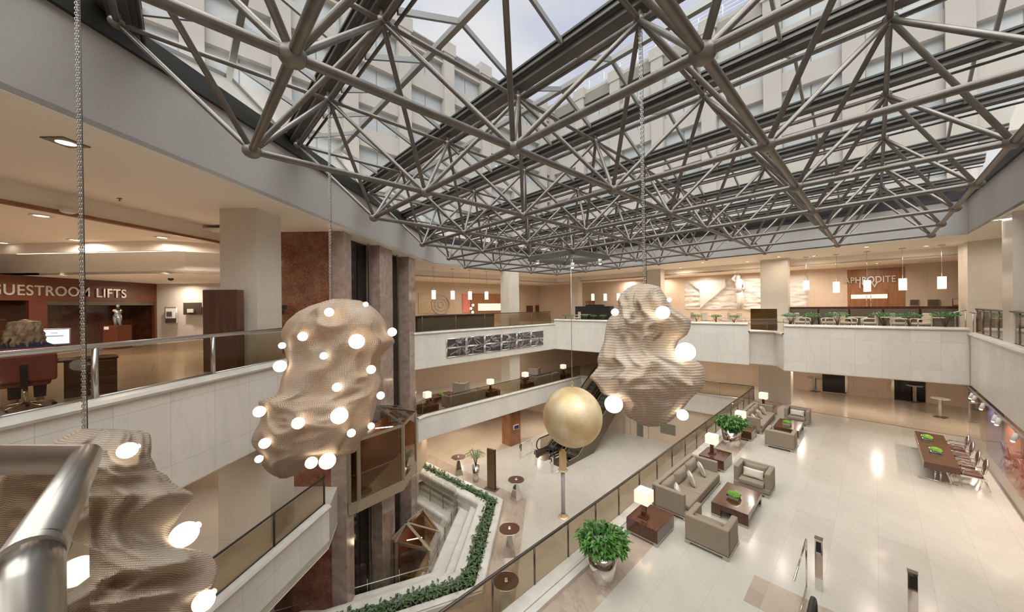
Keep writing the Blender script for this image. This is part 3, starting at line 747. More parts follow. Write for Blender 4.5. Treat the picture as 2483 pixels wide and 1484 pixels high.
for i in range(-4, 7):
    p, q = lat(i, JR, 4.78), lat(i, jmax(i), 4.78)
    m = M(); beam(m, p, q, .13, 0, .1); beam(m, p, q, .24, .12, .2); beam(m, p, q, .19, .1, .12)
    o = build('gutter', m, T['gutter'], sk)
    m = M(); beam(m, p, q, .275, .20, .245); build('gutter_edge', m, T['curb'], sk, label='dark drip edge')
    m = M(); o1 = add(p, (GA, .26)), add(q, (GA, .26)); m.tube((*o1[0], p[2] - .05), (*o1[1], q[2] - .05), .032, 8); build('service_pipe', m, T['frame'], sk)
    if i < 6:
        r0, r1 = lat(i + .5, JR, ZR), lat(i + .5, jmax(i + .5), ZR)
        build('ridge_bar', beam(M(), r0, r1, .055, -.12, 0), T['bar'], sk)
        j = math.ceil(JR * 2) / 2
        while j < jmax(i + .5) - .2:
            for s in (0, 1):
                if j < jmax(i + s) - .1:
                    a = lat(i + s + (.085 if s == 0 else -.085), j, ZG); b = lat(i + .5, j, ZR)
                    bars.append((a, b))
            j += .5
        for s in (0, 1):
            e = .08 if s == 0 else -.08
            g0, g1 = lat(i + s + e, JR, ZG + .02), lat(i + s + e, jmax(i + s), ZG + .02)
            m = M().face([g0, g1, (r1[0], r1[1], r1[2]), (r0[0], r0[1], r0[2])]); build('glass_pane', m, T['roofglass'], sk)
        # gable ends
        g0, g1 = lat(i, jmax(i), ZG), lat(i + 1, jmax(i + 1), ZG); m = M().face([g0, g1, r1]); build('glass_pane', m, T['roofglass'], sk)
        beam(mm := M(), g0, r1, .04, -.1, 0); beam(mm, r1, g1, .04, -.1, 0); build('gable_frame', mm, T['bar'], sk)
limited('glazing_bar', bars, lambda m, it, n: beam(m, it[0], it[1], .028, -.11, 0), T['bar'], sk, lambda it: apx(it[0], it[1], .03))

# ------------------------------------------------------------------ hotel towers beyond the glass roof
def tower(name, P0, dirv, L0, L1, outv, label, zt=35.2):
    t = thing(name, (0, 0, 0), 0, label, 'building')
    def pt(s, o): return add(P0, (dirv, s), (outv, o))
    def slab(m, s0, s1, o0, o1, z0, z1): return m.hexa([(*pt(s0, o0), z0), (*pt(s1, o0), z0), (*pt(s1, o1), z0), (*pt(s0, o1), z0)], [(*pt(s0, o0), z1), (*pt(s1, o0), z1), (*pt(s1, o1), z1), (*pt(s0, o1), z1)])
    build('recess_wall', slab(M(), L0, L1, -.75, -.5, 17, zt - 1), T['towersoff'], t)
    fh = 3.3; m = M(); z = 17.0; k = 0
    while z < zt - 1.2: slab(m, L0, L1, -.6, 0, z, z + 1.45); z += fh
    slab(m, L0, L1, -1.2, 0, zt - 1.5, zt - .35)
    build('floor_band', m, T['tower'], t)
    m = M(); s = L0; wins = []; cap = M()
    while s < L1:
        slab(m, s, s + 1.1, -1.0, .22, 17, zt - .2); slab(cap, s - .15, s + 1.25, -1.3, .3, zt - .75, zt + .35)
        wins.append(s + 1.1); s += 4.4
    build('pier', m, T['tower'], t); build('parapet', cap, T['tower'], t)
    items = []
    for s in wins:
        z = 17.0 + 1.45
        while z < zt - 2: items.append((s, z)); z += fh
    def wf(m, it, n): slab(m, it[0] + .02, it[0] + 1.62, -.48, -.44, it[1], it[1] + 1.84); slab(m, it[0] + 1.70, it[0] + 3.28, -.48, -.44, it[1], it[1] + 1.84)
    limited('window', items, wf, T['towerwin'], t, lambda it: apx((*pt(it[0], 0), it[1]), (*pt(it[0] + 3, 0), it[1]), 1), 90)
    return t, pt
tower('hotel_tower', (-7.0, 31.0), GA, -34, 17.5, (GB[0] * -1, GB[1] * -1), 'pale concrete tower with recessed windows, left one of the two beyond the glass roof')
tw, pt = tower('hotel_tower', (20.5, 26.0), GB, -44, 22.5, (-GA[0], -GA[1]), 'pale concrete tower with a roof railing, right one beyond the glass roof', 35.0)
m = M()
for k in range(30):
    p = pt(-34 + k * 1.9, -.6); m.tube((*p, 35.2), (*p, 36.4), .03, 5)
for z in (35.7, 36.05, 36.4):
    m.tube((*pt(-34, -.6), z), (*pt(21, -.6), z), .025, 5)
build('roof_railing', m, T['white'], tw)

# ------------------------------------------------------------------ hanging woven net sculptures
from mathutils import noise as mn
def netmat(name, c1, c2, c3, ku, kv, hole=0.0):
    m = mat(name, c1, .75); v = coords(m, 'UV', (1, 1, 1))
    n = N(m, 'ShaderNodeTexNoise', Scale=2.2, Detail=5); L(m, v, n.inputs['Vector'])
    dis = N(m, 'ShaderNodeVectorMath', operation='MULTIPLY_ADD'); L(m, n.outputs['Color'], dis.inputs[0]); dis.inputs[1].default_value = (.10, .10, 0); L(m, v, dis.inputs[2])
    w1 = N(m, 'ShaderNodeTexWave', Scale=kv, Distortion=.6); w1.bands_direction = 'Y'; w1.inputs['Detail'].default_value = 2; L(m, dis.outputs[0], w1.inputs['Vector'])
    w2 = N(m, 'ShaderNodeTexWave', Scale=ku, Distortion=.4); w2.bands_direction = 'X'; L(m, dis.outputs[0], w2.inputs['Vector'])
    mul = N(m, 'ShaderNodeMath', operation='MULTIPLY'); L(m, w1.outputs[1], mul.inputs[0]); L(m, w2.outputs[1], mul.inputs[1])
    base = ramp(m, n.outputs[0], [(.38, c1), (.62, c2)])
    th = ramp(m, mul.outputs[0], [(.04, (0, 0, 0)), (.32, (1, 1, 1))])
    L(m, mix(m, th, c3, base), BS(m).inputs['Base Color'])
    b = N(m, 'ShaderNodeBump', Strength=.7, Distance=.012); L(m, mul.outputs[0], b.inputs['Height']); L(m, b.outputs[0], BS(m).inputs['Normal'])
    BS(m).inputs['Subsurface Weight'].default_value = 0
    # light filters through the weave
    tr = N(m, 'ShaderNodeBsdfTranslucent'); tr.inputs[0].default_value = (.62, .40, .25, 1); ms = N(m, 'ShaderNodeMixShader'); ms.inputs[0].default_value = .25
    o = [q for q in m.node_tree.nodes if q.type == 'OUTPUT_MATERIAL'][0]
    L(m, BS(m).outputs[0], ms.inputs[1]); L(m, tr.outputs[0], ms.inputs[2]); L(m, ms.outputs[0], o.inputs[0]); return m
T['net2'] = netmat('woven_net_tan', (.92, .82, .72), (.86, .66, .50), (.28, .18, .11), 11, 12.5)
T['net3'] = netmat('woven_net_cream', (1.0, .92, .82), (.92, .77, .62), (.46, .35, .25), 15, 7.5)
T['net1'] = netmat('woven_net_beige', (.88, .81, .72), (.80, .68, .55), (.30, .22, .15), 24, 15)
def netshape(depth, rows, thick, seed, folds, amp=.09, nth=120, sub=6):
    """rows: (y px, left px, right px) silhouette of the net, thick: depth / width"""
    R_ = []
    for (y, a, b) in rows:
        l = D(a, y, depth); r = D(b, y, depth); R_.append((.5 * (l[2] + r[2]), .5 * (l[0] + r[0]), .5 * (r[0] - l[0])))
    z0, z1 = R_[0][0], R_[-1][0]; ks = []
    for i in range(len(R_) - 1):
        n = max(2, int(abs(R_[i][0] - R_[i + 1][0]) / (abs(z0 - z1) / 110)))
        for k in range(n):
            t = k / n
            def cr(q):
                p0, p1, p2, p3 = R_[max(i - 1, 0)][q], R_[i][q], R_[i + 1][q], R_[min(i + 2, len(R_) - 1)][q]
                m1, m2 = (p2 - p0) * .4, (p3 - p1) * .4
                return (2 * t**3 - 3 * t**2 + 1) * p1 + (t**3 - 2 * t**2 + t) * m1 + (-2 * t**3 + 3 * t**2) * p2 + (t**3 - t**2) * m2
            ks.append((R_[i][0] + (R_[i + 1][0] - R_[i][0]) * t, cr(1), max(.02, cr(2))))
    ks.append(R_[-1]); rnd = random.Random(seed)
    waves = [(rnd.choice([1, 2, 2, 3, 3, 4, 5]), rnd.uniform(-3.2, 3.2), rnd.uniform(0, 6.3), rnd.uniform(.4, 1.0)) for _ in range(folds)]
    H = abs(z0 - z1); tot = sum(q[3] for q in waves)
    wm = max(k[2] for k in ks)
    def surf(fz, th):           # radial factor with sharp-edged folds
        p = Vector((cos(th) * .9, sin(th) * .9, fz * 2.6 + seed)); q = p + Vector((mn.noise(p * 1.3), mn.noise(p * 1.3 + Vector((5, 5, 5))), mn.noise(p * 1.3 + Vector((9, 1, 4))))) * .55
        f = (.55 - abs(mn.noise(q * 1.5)) * 2.1) + .42 * (.5 - abs(mn.noise(q * 3.1 + Vector((3, 7, 1)))) * 2.2) + .9 * mn.noise(q * .9)
        return 1 + amp * f * 2.6
    m = M(); n = nth; vs = []; uvs = []
    for z, cx, hw in ks:
        fz = (z0 - z) / H
        hd = thick * (.55 * hw + .45 * wm * min(1, 2.6 * sqrt(max(0, min(fz, 1 - fz)) + .002)))
        for k in range(n):
            th = 2 * pi * k / n; s = surf(fz, th)
            # silhouette stays where it is: damp the radial factor near the sides
            sx = 1 + (s - 1) * sin(th)**2; off = hd * sin(th) * s + .08 * wm * sin(fz * 9 + seed); bx = cx + hw * cos(th) * sx; q = off / depth
            vs.append((bx * (1 + q), depth + off, CZ + (z - CZ) * (1 + q)))
            uvs.append((th / (2 * pi) * 7 * wm * .8, fz * H))
    fs = []; m.v = vs
    for i in range(len(ks) - 1):
        for k in range(n):
            k2 = (k + 1) % n; a, b, c, d = i * n + k, i * n + k2, (i + 1) * n + k2, (i + 1) * n + k
            m.f.append((a, d, c, b)); m.sm.add(len(m.f) - 1)
            ue = uvs[b][0] if k2 else 7 * wm * .8
            m.uv[len(m.f) - 1] = [uvs[a], uvs[d], (ue, uvs[d][1]), (ue, uvs[a][1])]
    m.f.append(tuple(range(n - 1, -1, -1)) if False else tuple(range(n))); m.f.append(tuple(range((len(ks) - 1) * n, len(ks) * n))[::-1])
    pv = [(v[0] / v[1], (v[2] - CZ) / v[1], v[1]) for v in vs]
    def front_y(x, z):          # where the net is nearest along this direction
        rx, rz = x / depth, (z - CZ) / depth; best = None
        for a, b, y in pv:
            q = hypot(a - rx, b - rz)
            if q < .03 and (best is None or y < best[0]): best = (y, 0)
        if best is None: return depth, 1
        return best
    return m, front_y
def chain_mesh(p, q, lk=.05, wd=.015, r=.0045, n=6, cross=True):
    m = M(); p, q = Vector(p), Vector(q); Lg = (q - p).length; d = (q - p) / Lg; a = d.orthogonal().normalized(); b = d.cross(a); k = 0; s = 0
    while s < Lg:
        o = p + d * s; x = a if k % 2 == 0 else b; pts = []
        for t in range(n * 2):
            an = pi * t / n; pts.append(o + x * wd * cos(an) + d * (lk * .5 * sin(an)))
        m.path(pts, r, 4, closed=True); s += lk * .72; k += 1
    return m
def net_thing(depth, rows, thick, seed, folds, mt, globes, chaintop, chainpx, label, glabel, lk, wd, r, amp=.09, cable=True, nth=120):
    m, fy = netshape(depth, rows, thick, seed, folds, amp, nth); top = D(chainpx[0], chainpx[1], depth)
    t = thing('net_pendant', top, 0, label, 'pendant light', 'large woven net pendants with globe lights')
    inv = Matrix.Translation(tuple(-c for c in top))
    o = build('woven_net', m.xf(inv), mt, t)
    for sd in (-1, 1): build('chain', chain_mesh((chaintop[0] + sd * wd * .9, chaintop[1], chaintop[2]), (top[0] + sd * wd * .9, top[1], top[2] - .05), lk, wd, r).xf(inv), T['steel'], t)
    if cable:
        m2 = M().path([(chaintop[0] + wd * 2.6, chaintop[1], chaintop[2]), (top[0] + wd * 2.4, top[1], top[2])], r * .9, 6).xf(inv); build('power_cable', m2, T['blackrub'], t)
    for g in globes:
        x, y, rp = g[:3]; sx = g[3] if len(g) > 3 else 1.0
        pos = D(x, y, depth); f, dist = fy(pos[0], pos[2]); 
        if dist > .12: f = depth
        rr = rp * f / FPX / 1.12; f -= rr * .25; pos = D(x, y, f)
        b = M().ell(pos, rr, rr, rr * .97, 20, 12)
        b.tube((pos[0], pos[1] + rr * .9, pos[2]), (pos[0], pos[1] + rr * 1.35, pos[2]), rr * .3, 8)
        build('globe_lamp', b.xf(inv), T['globe'], t)
    return t
def zr(rows, sc, ox, oy): return [(oy + y / sc, ox + a / sc, ox + b / sc) for y, a, b in rows]
rows2 = zr([(76, 700, 800), (90, 645, 905), (130, 520, 985), (180, 425, 1045), (250, 350, 1095), (330, 313, 1120), (400, 325, 1165), (440, 335, 1135), (500, 350, 1070), (560, 360, 1050), (620, 335, 1055), (680, 312, 1078), (750, 298, 1075), (800, 265, 1050), (835, 150, 1035), (880, 150, 1030), (940, 165, 1012), (1000, 150, 998), (1050, 122, 980), (1100, 98, 945), (1140, 90, 915), (1180, 105, 890), (1230, 150, 865), (1270, 162, 720), (1320, 170, 560), (1365, 205, 490), (1400, 255, 420), (1422, 305, 355)], 3.09, 580, 700)
g2 = [(798, 757, 12), (734, 816, 12.5), (865, 828, 20.5), (951, 805, 12), (785, 863, 10), (679, 888, 16), (684, 838, 9), (900, 896, 12), (817, 939, 12), (923, 959, 10.5), (629, 998, 15), (723, 1026, 16), (823, 1008, 22), (852, 1050, 11), (900, 1033, 9), (642, 1075, 14), (628, 1113, 10), (755, 1122, 15.5), (794, 1118, 21), (887, 738, 7)]
n_ = nodep(-1, 1, 1)
net_thing(7.5, rows2, .62, 5, 9, T['net2'], g2, (n_[0], n_[1] + 0, n_[2] - .1), (801, 727), 'tan woven net pendant with many small globe lights before the marble core', '', .05, .013, .0045)
rows3 = zr([(70, 560, 650), (80, 520, 700), (100, 470, 760), (150, 412, 792), (210, 376, 830), (280, 368, 868), (340, 330, 960), (400, 280, 1042), (460, 264, 1046), (540, 252, 1015), (600, 243, 935), (680, 212, 920), (760, 185, 1060), (820, 192, 1145), (860, 165, 1168), (930, 114, 1178), (975, 165, 1178), (1030, 200, 1160), (1070, 225, 1120), (1130, 340, 1050), (1180, 420, 1010), (1230, 430, 970), (1290, 455, 915), (1340, 540, 860), (1370, 590, 800), (1388, 650, 740)], 3.806, 1400, 670)
g3 = [(1606.8, 758, 18.5), (1662, 853, 25.5), (1488, 980, 24), (1655, 1006, 15), (1623, 727, 6), (1491, 757, 10)]
n_ = nodep(0, -1, 1)
net_thing(5.6, rows3, .85, 11, 10, T['net3'], g3, (n_[0], n_[1], n_[2] - .1), (1563, 690), 'cream knitted net pendant with few large globes, beside the gold sphere', '', .05, .013, .0045, .10)
rows1 = zr([(62, 650, 860), (80, 560, 1100), (110, 500, 1165), (200, 330, 1176), (290, 200, 1172), (330, 130, 1200), (390, 60, 1220), (430, 30, 1295), (480, 0, 1330), (520, 0, 1390), (560, 0, 1480), (590, 0, 1503), (640, 0, 1480), (700, 0, 1425), (780, 0, 1370), (850, -20, 1330), (920, -30, 1345), (990, -40, 1420), (1012, -40, 1560), (1060, -40, 1640), (1110, -50, 1672), (1170, -60, 1692), (1230, -70, 1680), (1300, -80, 1650), (1370, -90, 1560), (1484, -90, 1500), (1700, -60, 1440), (1900, 100, 1250), (2000, 400, 900)], 3.198, 0, 1020)
g1 = [(309, 1092, 21), (447, 1296, 31), (494, 1458, 25)]
net_thing(3.42, rows1, .62, 23, 9, T['net1'], g1, (D(200, 1040, 3.42)[0] - .02, 3.42, CZ + 4.6), (206, 1050), 'beige net pendant hanging behind the steel handrail corner', '', .036, .011, .0036, .10, nth=150)
m = M(); p = D(207, 1046, 3.42)

# gold sphere on a thin cable, with its lamp rig under the roof
dS = 17.8; cs = D(1388, 1010, dS); rs = 74.5 * dS / FPX / 1.05
t = thing('gold_sphere', cs, 0, 'large gold-leaf sphere hanging on a thin wire over the escalators', 'sphere')
o = build('globe', M().ell((0, 0, 0), rs, rs, rs, 64, 32), T['gold'], t)
build('shackle', M().path([(0, 0, rs), (0, 0, rs + .12)], .03, 8).path([(.06 * cos(a * pi / 6), 0, rs + .2 + .1 * sin(a * pi / 6)) for a in range(12)], .018, 6, closed=True), T['gold'], t)
build('wire', M().tube((0, 0, rs + .25), (0, 0, CZ + 2.5 - cs[2]), .014, 6), T['steel'], t)
rig = [nodep(2.5, 1.5, 0), nodep(3.5, 1.5, 0), nodep(3.5, 2.5, 0), nodep(2.5, 2.5, 0)]
t = thing('lamp_rig', (0, 0, 0), 0, 'square steel lamp rig under the roof frame above the gold sphere', 'light rig')
for k in range(4):
    build('beam', beam(M(), rig[k], rig[(k + 1) % 4], .08, -.22, -.02), T['gutter'], t)
build('cross_beam', beam(M(), rig[0], rig[2], .05, -.2, -.08), T['gutter'], t); build('cross_beam', beam(M(), rig[1], rig[3], .05, -.2, -.08), T['gutter'], t)
for px, py in ((1303, 632), (1373, 620), (1388, 643), (1455, 634)):
    p = D(px, py, 18.0 if px != 1373 else 20.5)
    s = build('spotlight', M().tube((p[0], p[1], p[2] + .12), (p[0], p[1], p[2] - .12), .10, 12).tube((p[0], p[1], p[2] + .1), (p[0], p[1], CZ + 2.4), .02, 6), T['white'], t)
    build('bulb', M().ell((p[0], p[1], p[2] - .12), .07, .07, .05, 10, 6), T['bulb'] if px in (1388, 1455) else T['pend'], s)
# ------------------------------------------------------------------ ceiling lamps: recessed downlights with their real light
def downlight(x, y, z, power, r=.10, col=WARM, lab='round recessed downlight', grp='recessed downlights', light=True, vis=True):
    t = thing('downlight', (x, y, z), 0, lab, 'ceiling light', grp)
    build('trim_ring', M().lathe((0, 0, 0), [(r * 1.5, -.001), (r * 1.5, -.02), (r, -.025), (r, -.001)], 16), T['white'], t)
    build('lens', M().lathe((0, 0, 0), [(r, -.012), (.001, -.012)], 16, False), T['down'], t)
    if light:
        ld = bpy.data.lights.new('downlight_lamp', 'AREA'); ld.shape = 'DISK'; ld.size = r * 2; ld.energy = power * LS; ld.color = col; ld.spread = radians(170)
        lo = bpy.data.objects.new('downlight_lamp', ld); C.objects.link(lo); lo.parent = t; lo.location = (0, 0, -.03)
    return t
P_A, P_B, P_C = 66, 32, 52
G1 = 'small round downlights in the upper gallery ceiling'
for k in range(5):              # far left wing and far wing of the top level
    x, y = add((-5.0, 26.4), (GA, 2.8 * k), (GB, 2.6)); downlight(x, y, CIN, P_A, lab=G1[:-1] if False else 'small round downlight in the inner ceiling of the upper gallery', grp=G1)
for k in range(6):
    x, y = add((22.9, 21.6), (GB, 3.3 * k), (GA, -.6)); downlight(x, y, CIN, P_A, lab='small round downlight in the inner ceiling of the upper gallery', grp=G1)
for px, py in ((1889, 622), (1974, 620), (2101, 598), (2246, 596), (2419, 532), (2450, 563), (1704, 636), (1650, 649), (1812, 634)):
    x, y = W(px, py, CA); downlight(x, y, CA, 45, lab='small round downlight in the outer ceiling above the planter parapet', grp='downlights in the outer ceiling of the far gallery')
G2 = 'downlights in the lift lobby ceilings'
for px, py, z in ((100, 522, CIN), (183, 581, CIN), (393, 575, CIN), (5, 588, CIN)):
    x, y = W(px, py, z); downlight(x, y, z, 85, .13, light=px != 5, lab='downlight in the inner ceiling of the lift lobby', grp=G2)
for px, py in ((154, 666), (404, 662), (425, 685)):
    x, y = W(px, py, LOB); downlight(x, y, LOB, 55, lab='downlight in the low ceiling near the lifts sign', grp='downlights in the low lobby ceiling')
x, y = W(160, 344, CA); t = thing('square_downlight', (x, y, CA), 0, 'dark square recessed light in the upper left ceiling', 'ceiling light')
build('frame', M().box(-.19, .19, -.19, .19, -.02, -.001), T['bronze'], t); build('lens', M().lathe((0, 0, -.012), [(.12, -.012), (.001, -.012)], 20, False), T['pend'], t)
x, y = W(290, 481, CA); t = thing('sprinkler', (x, y, CA), 0, 'small sprinkler head on the upper left ceiling', 'sprinkler')
build('head', M().lathe((0, 0, 0), [(.05, -.001), (.05, -.01), (.012, -.02), (.012, -.06), (.03, -.065), (.001, -.07)], 10), T['bronze'], t)
x, y = W(165, 513, CIN); t = thing('smoke_detector', (x, y, CA - .0), 0, 'round white smoke detector with a red light on the left beam', 'smoke detector')
t.location = (*W(165, 514, CIN), CIN); build('body', M().lathe((0, 0, 0), [(.14, .05), (.14, 0), (.1, -.03), (.05, -.045), (.001, -.045)], 20), T['white'], t); build('indicator', M().ell((0, 0, -.05), .02, .02, .01, 8, 6), T['redart'], t)
x, y = W(414, 675, LOB); t = thing('security_camera', (x, y, LOB), 0, 'small black dome camera on the low lobby ceiling', 'camera')
build('dome', M().lathe((0, 0, 0), [(.10, -.001), (.10, -.03), (.08, -.08), (.001, -.11)], 16), T['black'], t)
for a, b in ((14.6, -4.8), (18.5, -5.2), (22.5, -5.2), (26, -5), (29.5, -3.5), (29.8, 0), (29.8, 3.5), (30.2, 7.5), (30.2, 11)):
    if b > 4.5 and a < 20: continue
    x, y = AB(a, b) if False else AB(a, b); downlight(x, y, BA - .04, P_B * (1.9 if a > 25 else 1), lab='downlight in the ceiling over the lounge floor', grp='downlights under the upper gallery')
for a in (12, 15.5, 19, 22.5):
    x, y = AB(a, 21.6); downlight(x, y, BA - .04, P_B, lab='downlight over the left lounge gallery', grp='downlights over the left lounge gallery')
for a, b in ((12, 21), (15.5, 21), (19, 21), (23, 21), (23.5, 17.5), (29.5, 13), (30, 10), (22, 2.5), (18, 2.5), (14, 2.8), (24, 6), (12.5, 24), (17, 24.5)):
    x, y = AB(a, b)
    if b < 6: x, y = AB(a, b - .0)
    downlight(x, y, BB - .04, P_C, lab='downlight over the escalator level floor', grp='downlights under the lounge gallery')
for x, y, z in ((-9.2, 3), (-9.2, 7.5), (-9.2, 11.2)) and ((-9.2, 3, BA - .04), (-9.2, 7.5, BA - .04), (-9.6, 11.4, BA - .04)):
    downlight(x, y, z, P_B, lab='downlight over the lower left gallery', grp='downlights over the lower left gallery')
# ------------------------------------------------------------------ lounge furniture
def rot(p, a): return (p[0] * cos(a) - p[1] * sin(a), p[0] * sin(a) + p[1] * cos(a))
def cushion(w, h, t, n=10):     # plump pillow standing in the xz plane
    m = M(); vs = []
    for s in (1, -1):
        for i in range(n + 1):
            for k in range(n + 1):
                u, v = i / n * 2 - 1, k / n * 2 - 1; e = ((1 - u**4) * (1 - v**4)) ** .5; pin = 1 - .07 * (u * u * v * v) ** .5 * 0 + .0
                x = u * w / 2 * (1 - .06 * (1 - v * v)); z = v * h / 2 * (1 - .06 * (1 - u * u)); vs.append((x, s * t / 2 * e, z))
    N1 = (n + 1)**2
    for s in (0, 1):
        for i in range(n):
            for k in range(n):
                a = s * N1 + i * (n + 1) + k; q = (a, a + 1, a + n + 2, a + n + 1); m.f.append(q if s else q[::-1]); m.sm.add(len(m.f) - 1)
    m.v = vs; return m
def make_pillow(w, h, lab):
    t = thing('throw_pillow', (0, 0, 0), 0, lab, 'cushion')
    build('cover', cushion(w, h, .16), T['cush'], t)
    pts = [(x * w / 2 * .99, 0, z * h / 2 * .99) for x, z in ((-1, -1), (0, -.95), (1, -1), (.95, 0), (1, 1), (0, .95), (-1, 1), (-.95, 0))]
    build('piping', M().path(pts, .006, 5, closed=True), T['piping'], t); return t
def seatunit(name, w, d, n, mt, lab, cat, grp=None, h=.80, arm=.16):
    """width w along x, back at +y, open to -y; n seat cushions"""
    t = thing(name, (0, 0, 0), 0, lab, cat, grp)
    b = M(); s = .12
    for x0, x1 in ((-w / 2, -w / 2 + .14), (w / 2 - .14, w / 2)): b.box(x0, x1, -d / 2, -d / 2 + .14, 0, .07); b.box(x0, x1, d / 2 - .14, d / 2, 0, .07)
    b.box(-w / 2, w / 2, -d / 2, d / 2, .07, .115); build('plinth', b, T['steel'], t, label='brushed steel plinth')
    build('seat_base', M().box(-w / 2 + .01, w / 2 - .01, -d / 2 + .04, d / 2 - .01, .115, .27), mt, t, bev=.015)
    build('backrest', M().box(-w / 2, w / 2, d / 2 - arm, d / 2, .115, h), mt, t, bev=.035, seg=3)
    for sx in (-1, 1): build('armrest', M().box(min(sx * w / 2, sx * (w / 2 - arm)), max(sx * w / 2, sx * (w / 2 - arm)), -d / 2 + .10, d / 2 - .02, .115, h - .005), mt, t, bev=.035, seg=3)
    iw = (w - 2 * arm) / n
    for k in range(n):
        x0 = -w / 2 + arm + k * iw
        build('seat_cushion', M().box(x0 + .006, x0 + iw - .006, -d / 2, d / 2 - arm, .27, .42), mt, t, bev=.04, seg=3)
        c = cushion(iw - .03, .42, .24).xf(Matrix.Translation((x0 + iw / 2, d / 2 - arm - .12, .60)) @ Matrix.Rotation(radians(-10), 4, 'X'))
        build('back_cushion', c, mt, t)
    return t
def put(o, a, b, z, rz): o.location = (*AB(a, b), z); o.rotation_euler = (0, 0, rz); return o
def place(o, lab): o['label'] = lab; return o
sofa = seatunit('three_seat_sofa', 3.35, 1.12, 3, T['sofa'], 'taupe three-seat sofa backed to the glass railing, nearest the viewer', 'sofa')
put(sofa, 12.83, 4.57, ZB, ANG)
dup(sofa, (*AB(23.0, 4.57), ZB), ANG, 'taupe three-seat sofa of the far seating group, beside the wide marble column')
arm = seatunit('armchair', 1.08, 1.02, 1, T['sofa'], 'taupe box armchair seen from behind, nearest of the lounge group', 'armchair')
put(arm, 10.68, 3.2, ZB, ANG + pi / 2)
dup(arm, (*AB(14.95, 3.08), ZB), ANG - pi / 2, 'taupe armchair with a white cushion facing the viewer across the near coffee table')
dup(arm, (*AB(20.2, 3.08), ZB), ANG + pi / 2, 'taupe armchair seen from behind in the far seating group')
dup(arm, (*AB(24.85, 3.05), ZB), ANG - pi / 2, 'taupe armchair with a white cushion facing the viewer in the far seating group')
pl = make_pillow(.46, .44, 'square cream pillow on the near sofa, closest to the viewer'); 
def pillow(a, b, z, rz, tilt, lab, first=[True], src=None):
    o = (src or pl) if first[0] and src is None else dup(src or pl, (0, 0, 0))
    if src is None: first[0] = False
    o.location = (*AB(a, b), z); o.rotation_euler = (tilt, 0, rz); o['label'] = lab; o['group'] = 'cream throw pillows'; return o
for k, (a, lab) in enumerate(((11.55, 'cream square pillow leaning at the near end of the near sofa'), (12.75, 'cream square pillow in the middle of the near sofa'), (13.75, 'cream square pillow at the far end of the near sofa'))):
    pillow(a, 4.45, ZB + .63, ANG + (.35, .5, .55)[k], -.35, lab)
for k, (a, lab) in enumerate(((21.75, 'cream square pillow at the near end of the far sofa'), (22.9, 'cream square pillow in the middle of the far sofa'), (23.8, 'cream square pillow at the far end of the far sofa'))):
    pillow(a, 4.45, ZB + .63, ANG + (.35, .5, .55)[k], -.35, lab)
pl2 = make_pillow(.62, .32, 'long white lumbar cushion on the near armchair that faces the viewer'); pl2['group'] = 'cream throw pillows'
pl2.location = (*AB(14.83, 3.08), ZB + .58); pl2.rotation_euler = (-.3, 0, ANG - pi / 2)
o = dup(pl2, (*AB(24.73, 3.05), ZB + .58), None, 'long white lumbar cushion on the far armchair that faces the viewer')
def make_coffee(w, d, h, lab):
    t = thing('coffee_table', (0, 0, 0), 0, lab, 'coffee table'); lw = .26
    build('tabletop', M().box(-w / 2, w / 2, -d / 2, d / 2, h - .16, h), T['darkwood'], t, bev=.006)
    for sx in (-1, 1):
        for sy in (-1, 1):
            x0, x1 = sorted((sx * w / 2, sx * (w / 2 - .14))); y0, y1 = sorted((sy * d / 2, sy * (d / 2 - lw)))
            l = build('leg', M().box(x0, x1, y0, y1, .07, h - .16), T['darkwood'], t); build('foot', M().box(x0, x1, y0, y1, 0, .07), T['steel'], l, label='steel foot')
    return t
cf = make_coffee(1.75, 1.0, .42, 'low dark wood coffee table with moss bowl, in the near seating group'); put(cf, 12.97, 3.14, ZB, ANG)
dup(cf, (*AB(22.7, 3.14), ZB), ANG, 'low dark wood coffee table with moss bowl, in the far seating group')
def make_side(w, d, h, lab):
    t = thing('side_table', (0, 0, 0), 0, lab, 'side table')
    build('body', M().box(-w / 2, w / 2, -d / 2, d / 2, .10, h), T['darkwood'], t, bev=.006)
    b = M().box(-w / 2, w / 2, -d / 2, d / 2, .06, .10)
    for sx in (-1, 1):
        for sy in (-1, 1): x0, x1 = sorted((sx * w / 2, sx * (w / 2 - .12))); y0, y1 = sorted((sy * d / 2, sy * (d / 2 - .12))); b.box(x0, x1, y0, y1, 0, .06)
    build('base', b, T['steel'], t, label='brushed steel base'); return t
sd = make_side(1.14, .92, .46, 'low dark wood cube side table under the nearest lamp'); put(sd, 9.96, 4.63, ZB, ANG)
def make_lamp(lab):
    t = thing('table_lamp', (0, 0, 0), 0, lab, 'table lamp', 'square-shaded table lamps')
    build('base', M().taper(0, 0, 0, .035, .13, .13, .12, .12).taper(0, 0, .035, .07, .11, .11, .095, .095), T['darkwood'], t)
    build('stem', M().box(-.065, .065, -.065, .065, .07, .48), T['darkwood'], t, bev=.004)
    m = M(); a, h0, h1 = .20, .46, .80
    for p, q in (((-a, -a), (a, -a)), ((a, -a), (a, a)), ((a, a), (-a, a)), ((-a, a), (-a, -a))): m.face([(*p, h0), (*q, h0), (*q, h1), (*p, h1)])
    s = build('lamp_shade', m, T['shade'], t); s.modifiers.new('solid', 'SOLIDIFY').thickness = .006
    build('bulb', M().ell((0, 0, .64), .04, .04, .055, 12, 8), T['bulb'], t)
    ld = bpy.data.lights.new('lamp_glow', 'POINT'); ld.energy = 16 * LS; ld.color = (1, .74, .48); ld.shadow_soft_size = .06
    lo = bpy.data.objects.new('lamp_glow', ld); C.objects.link(lo); lo.parent = t; lo.location = (0, 0, .72); return t
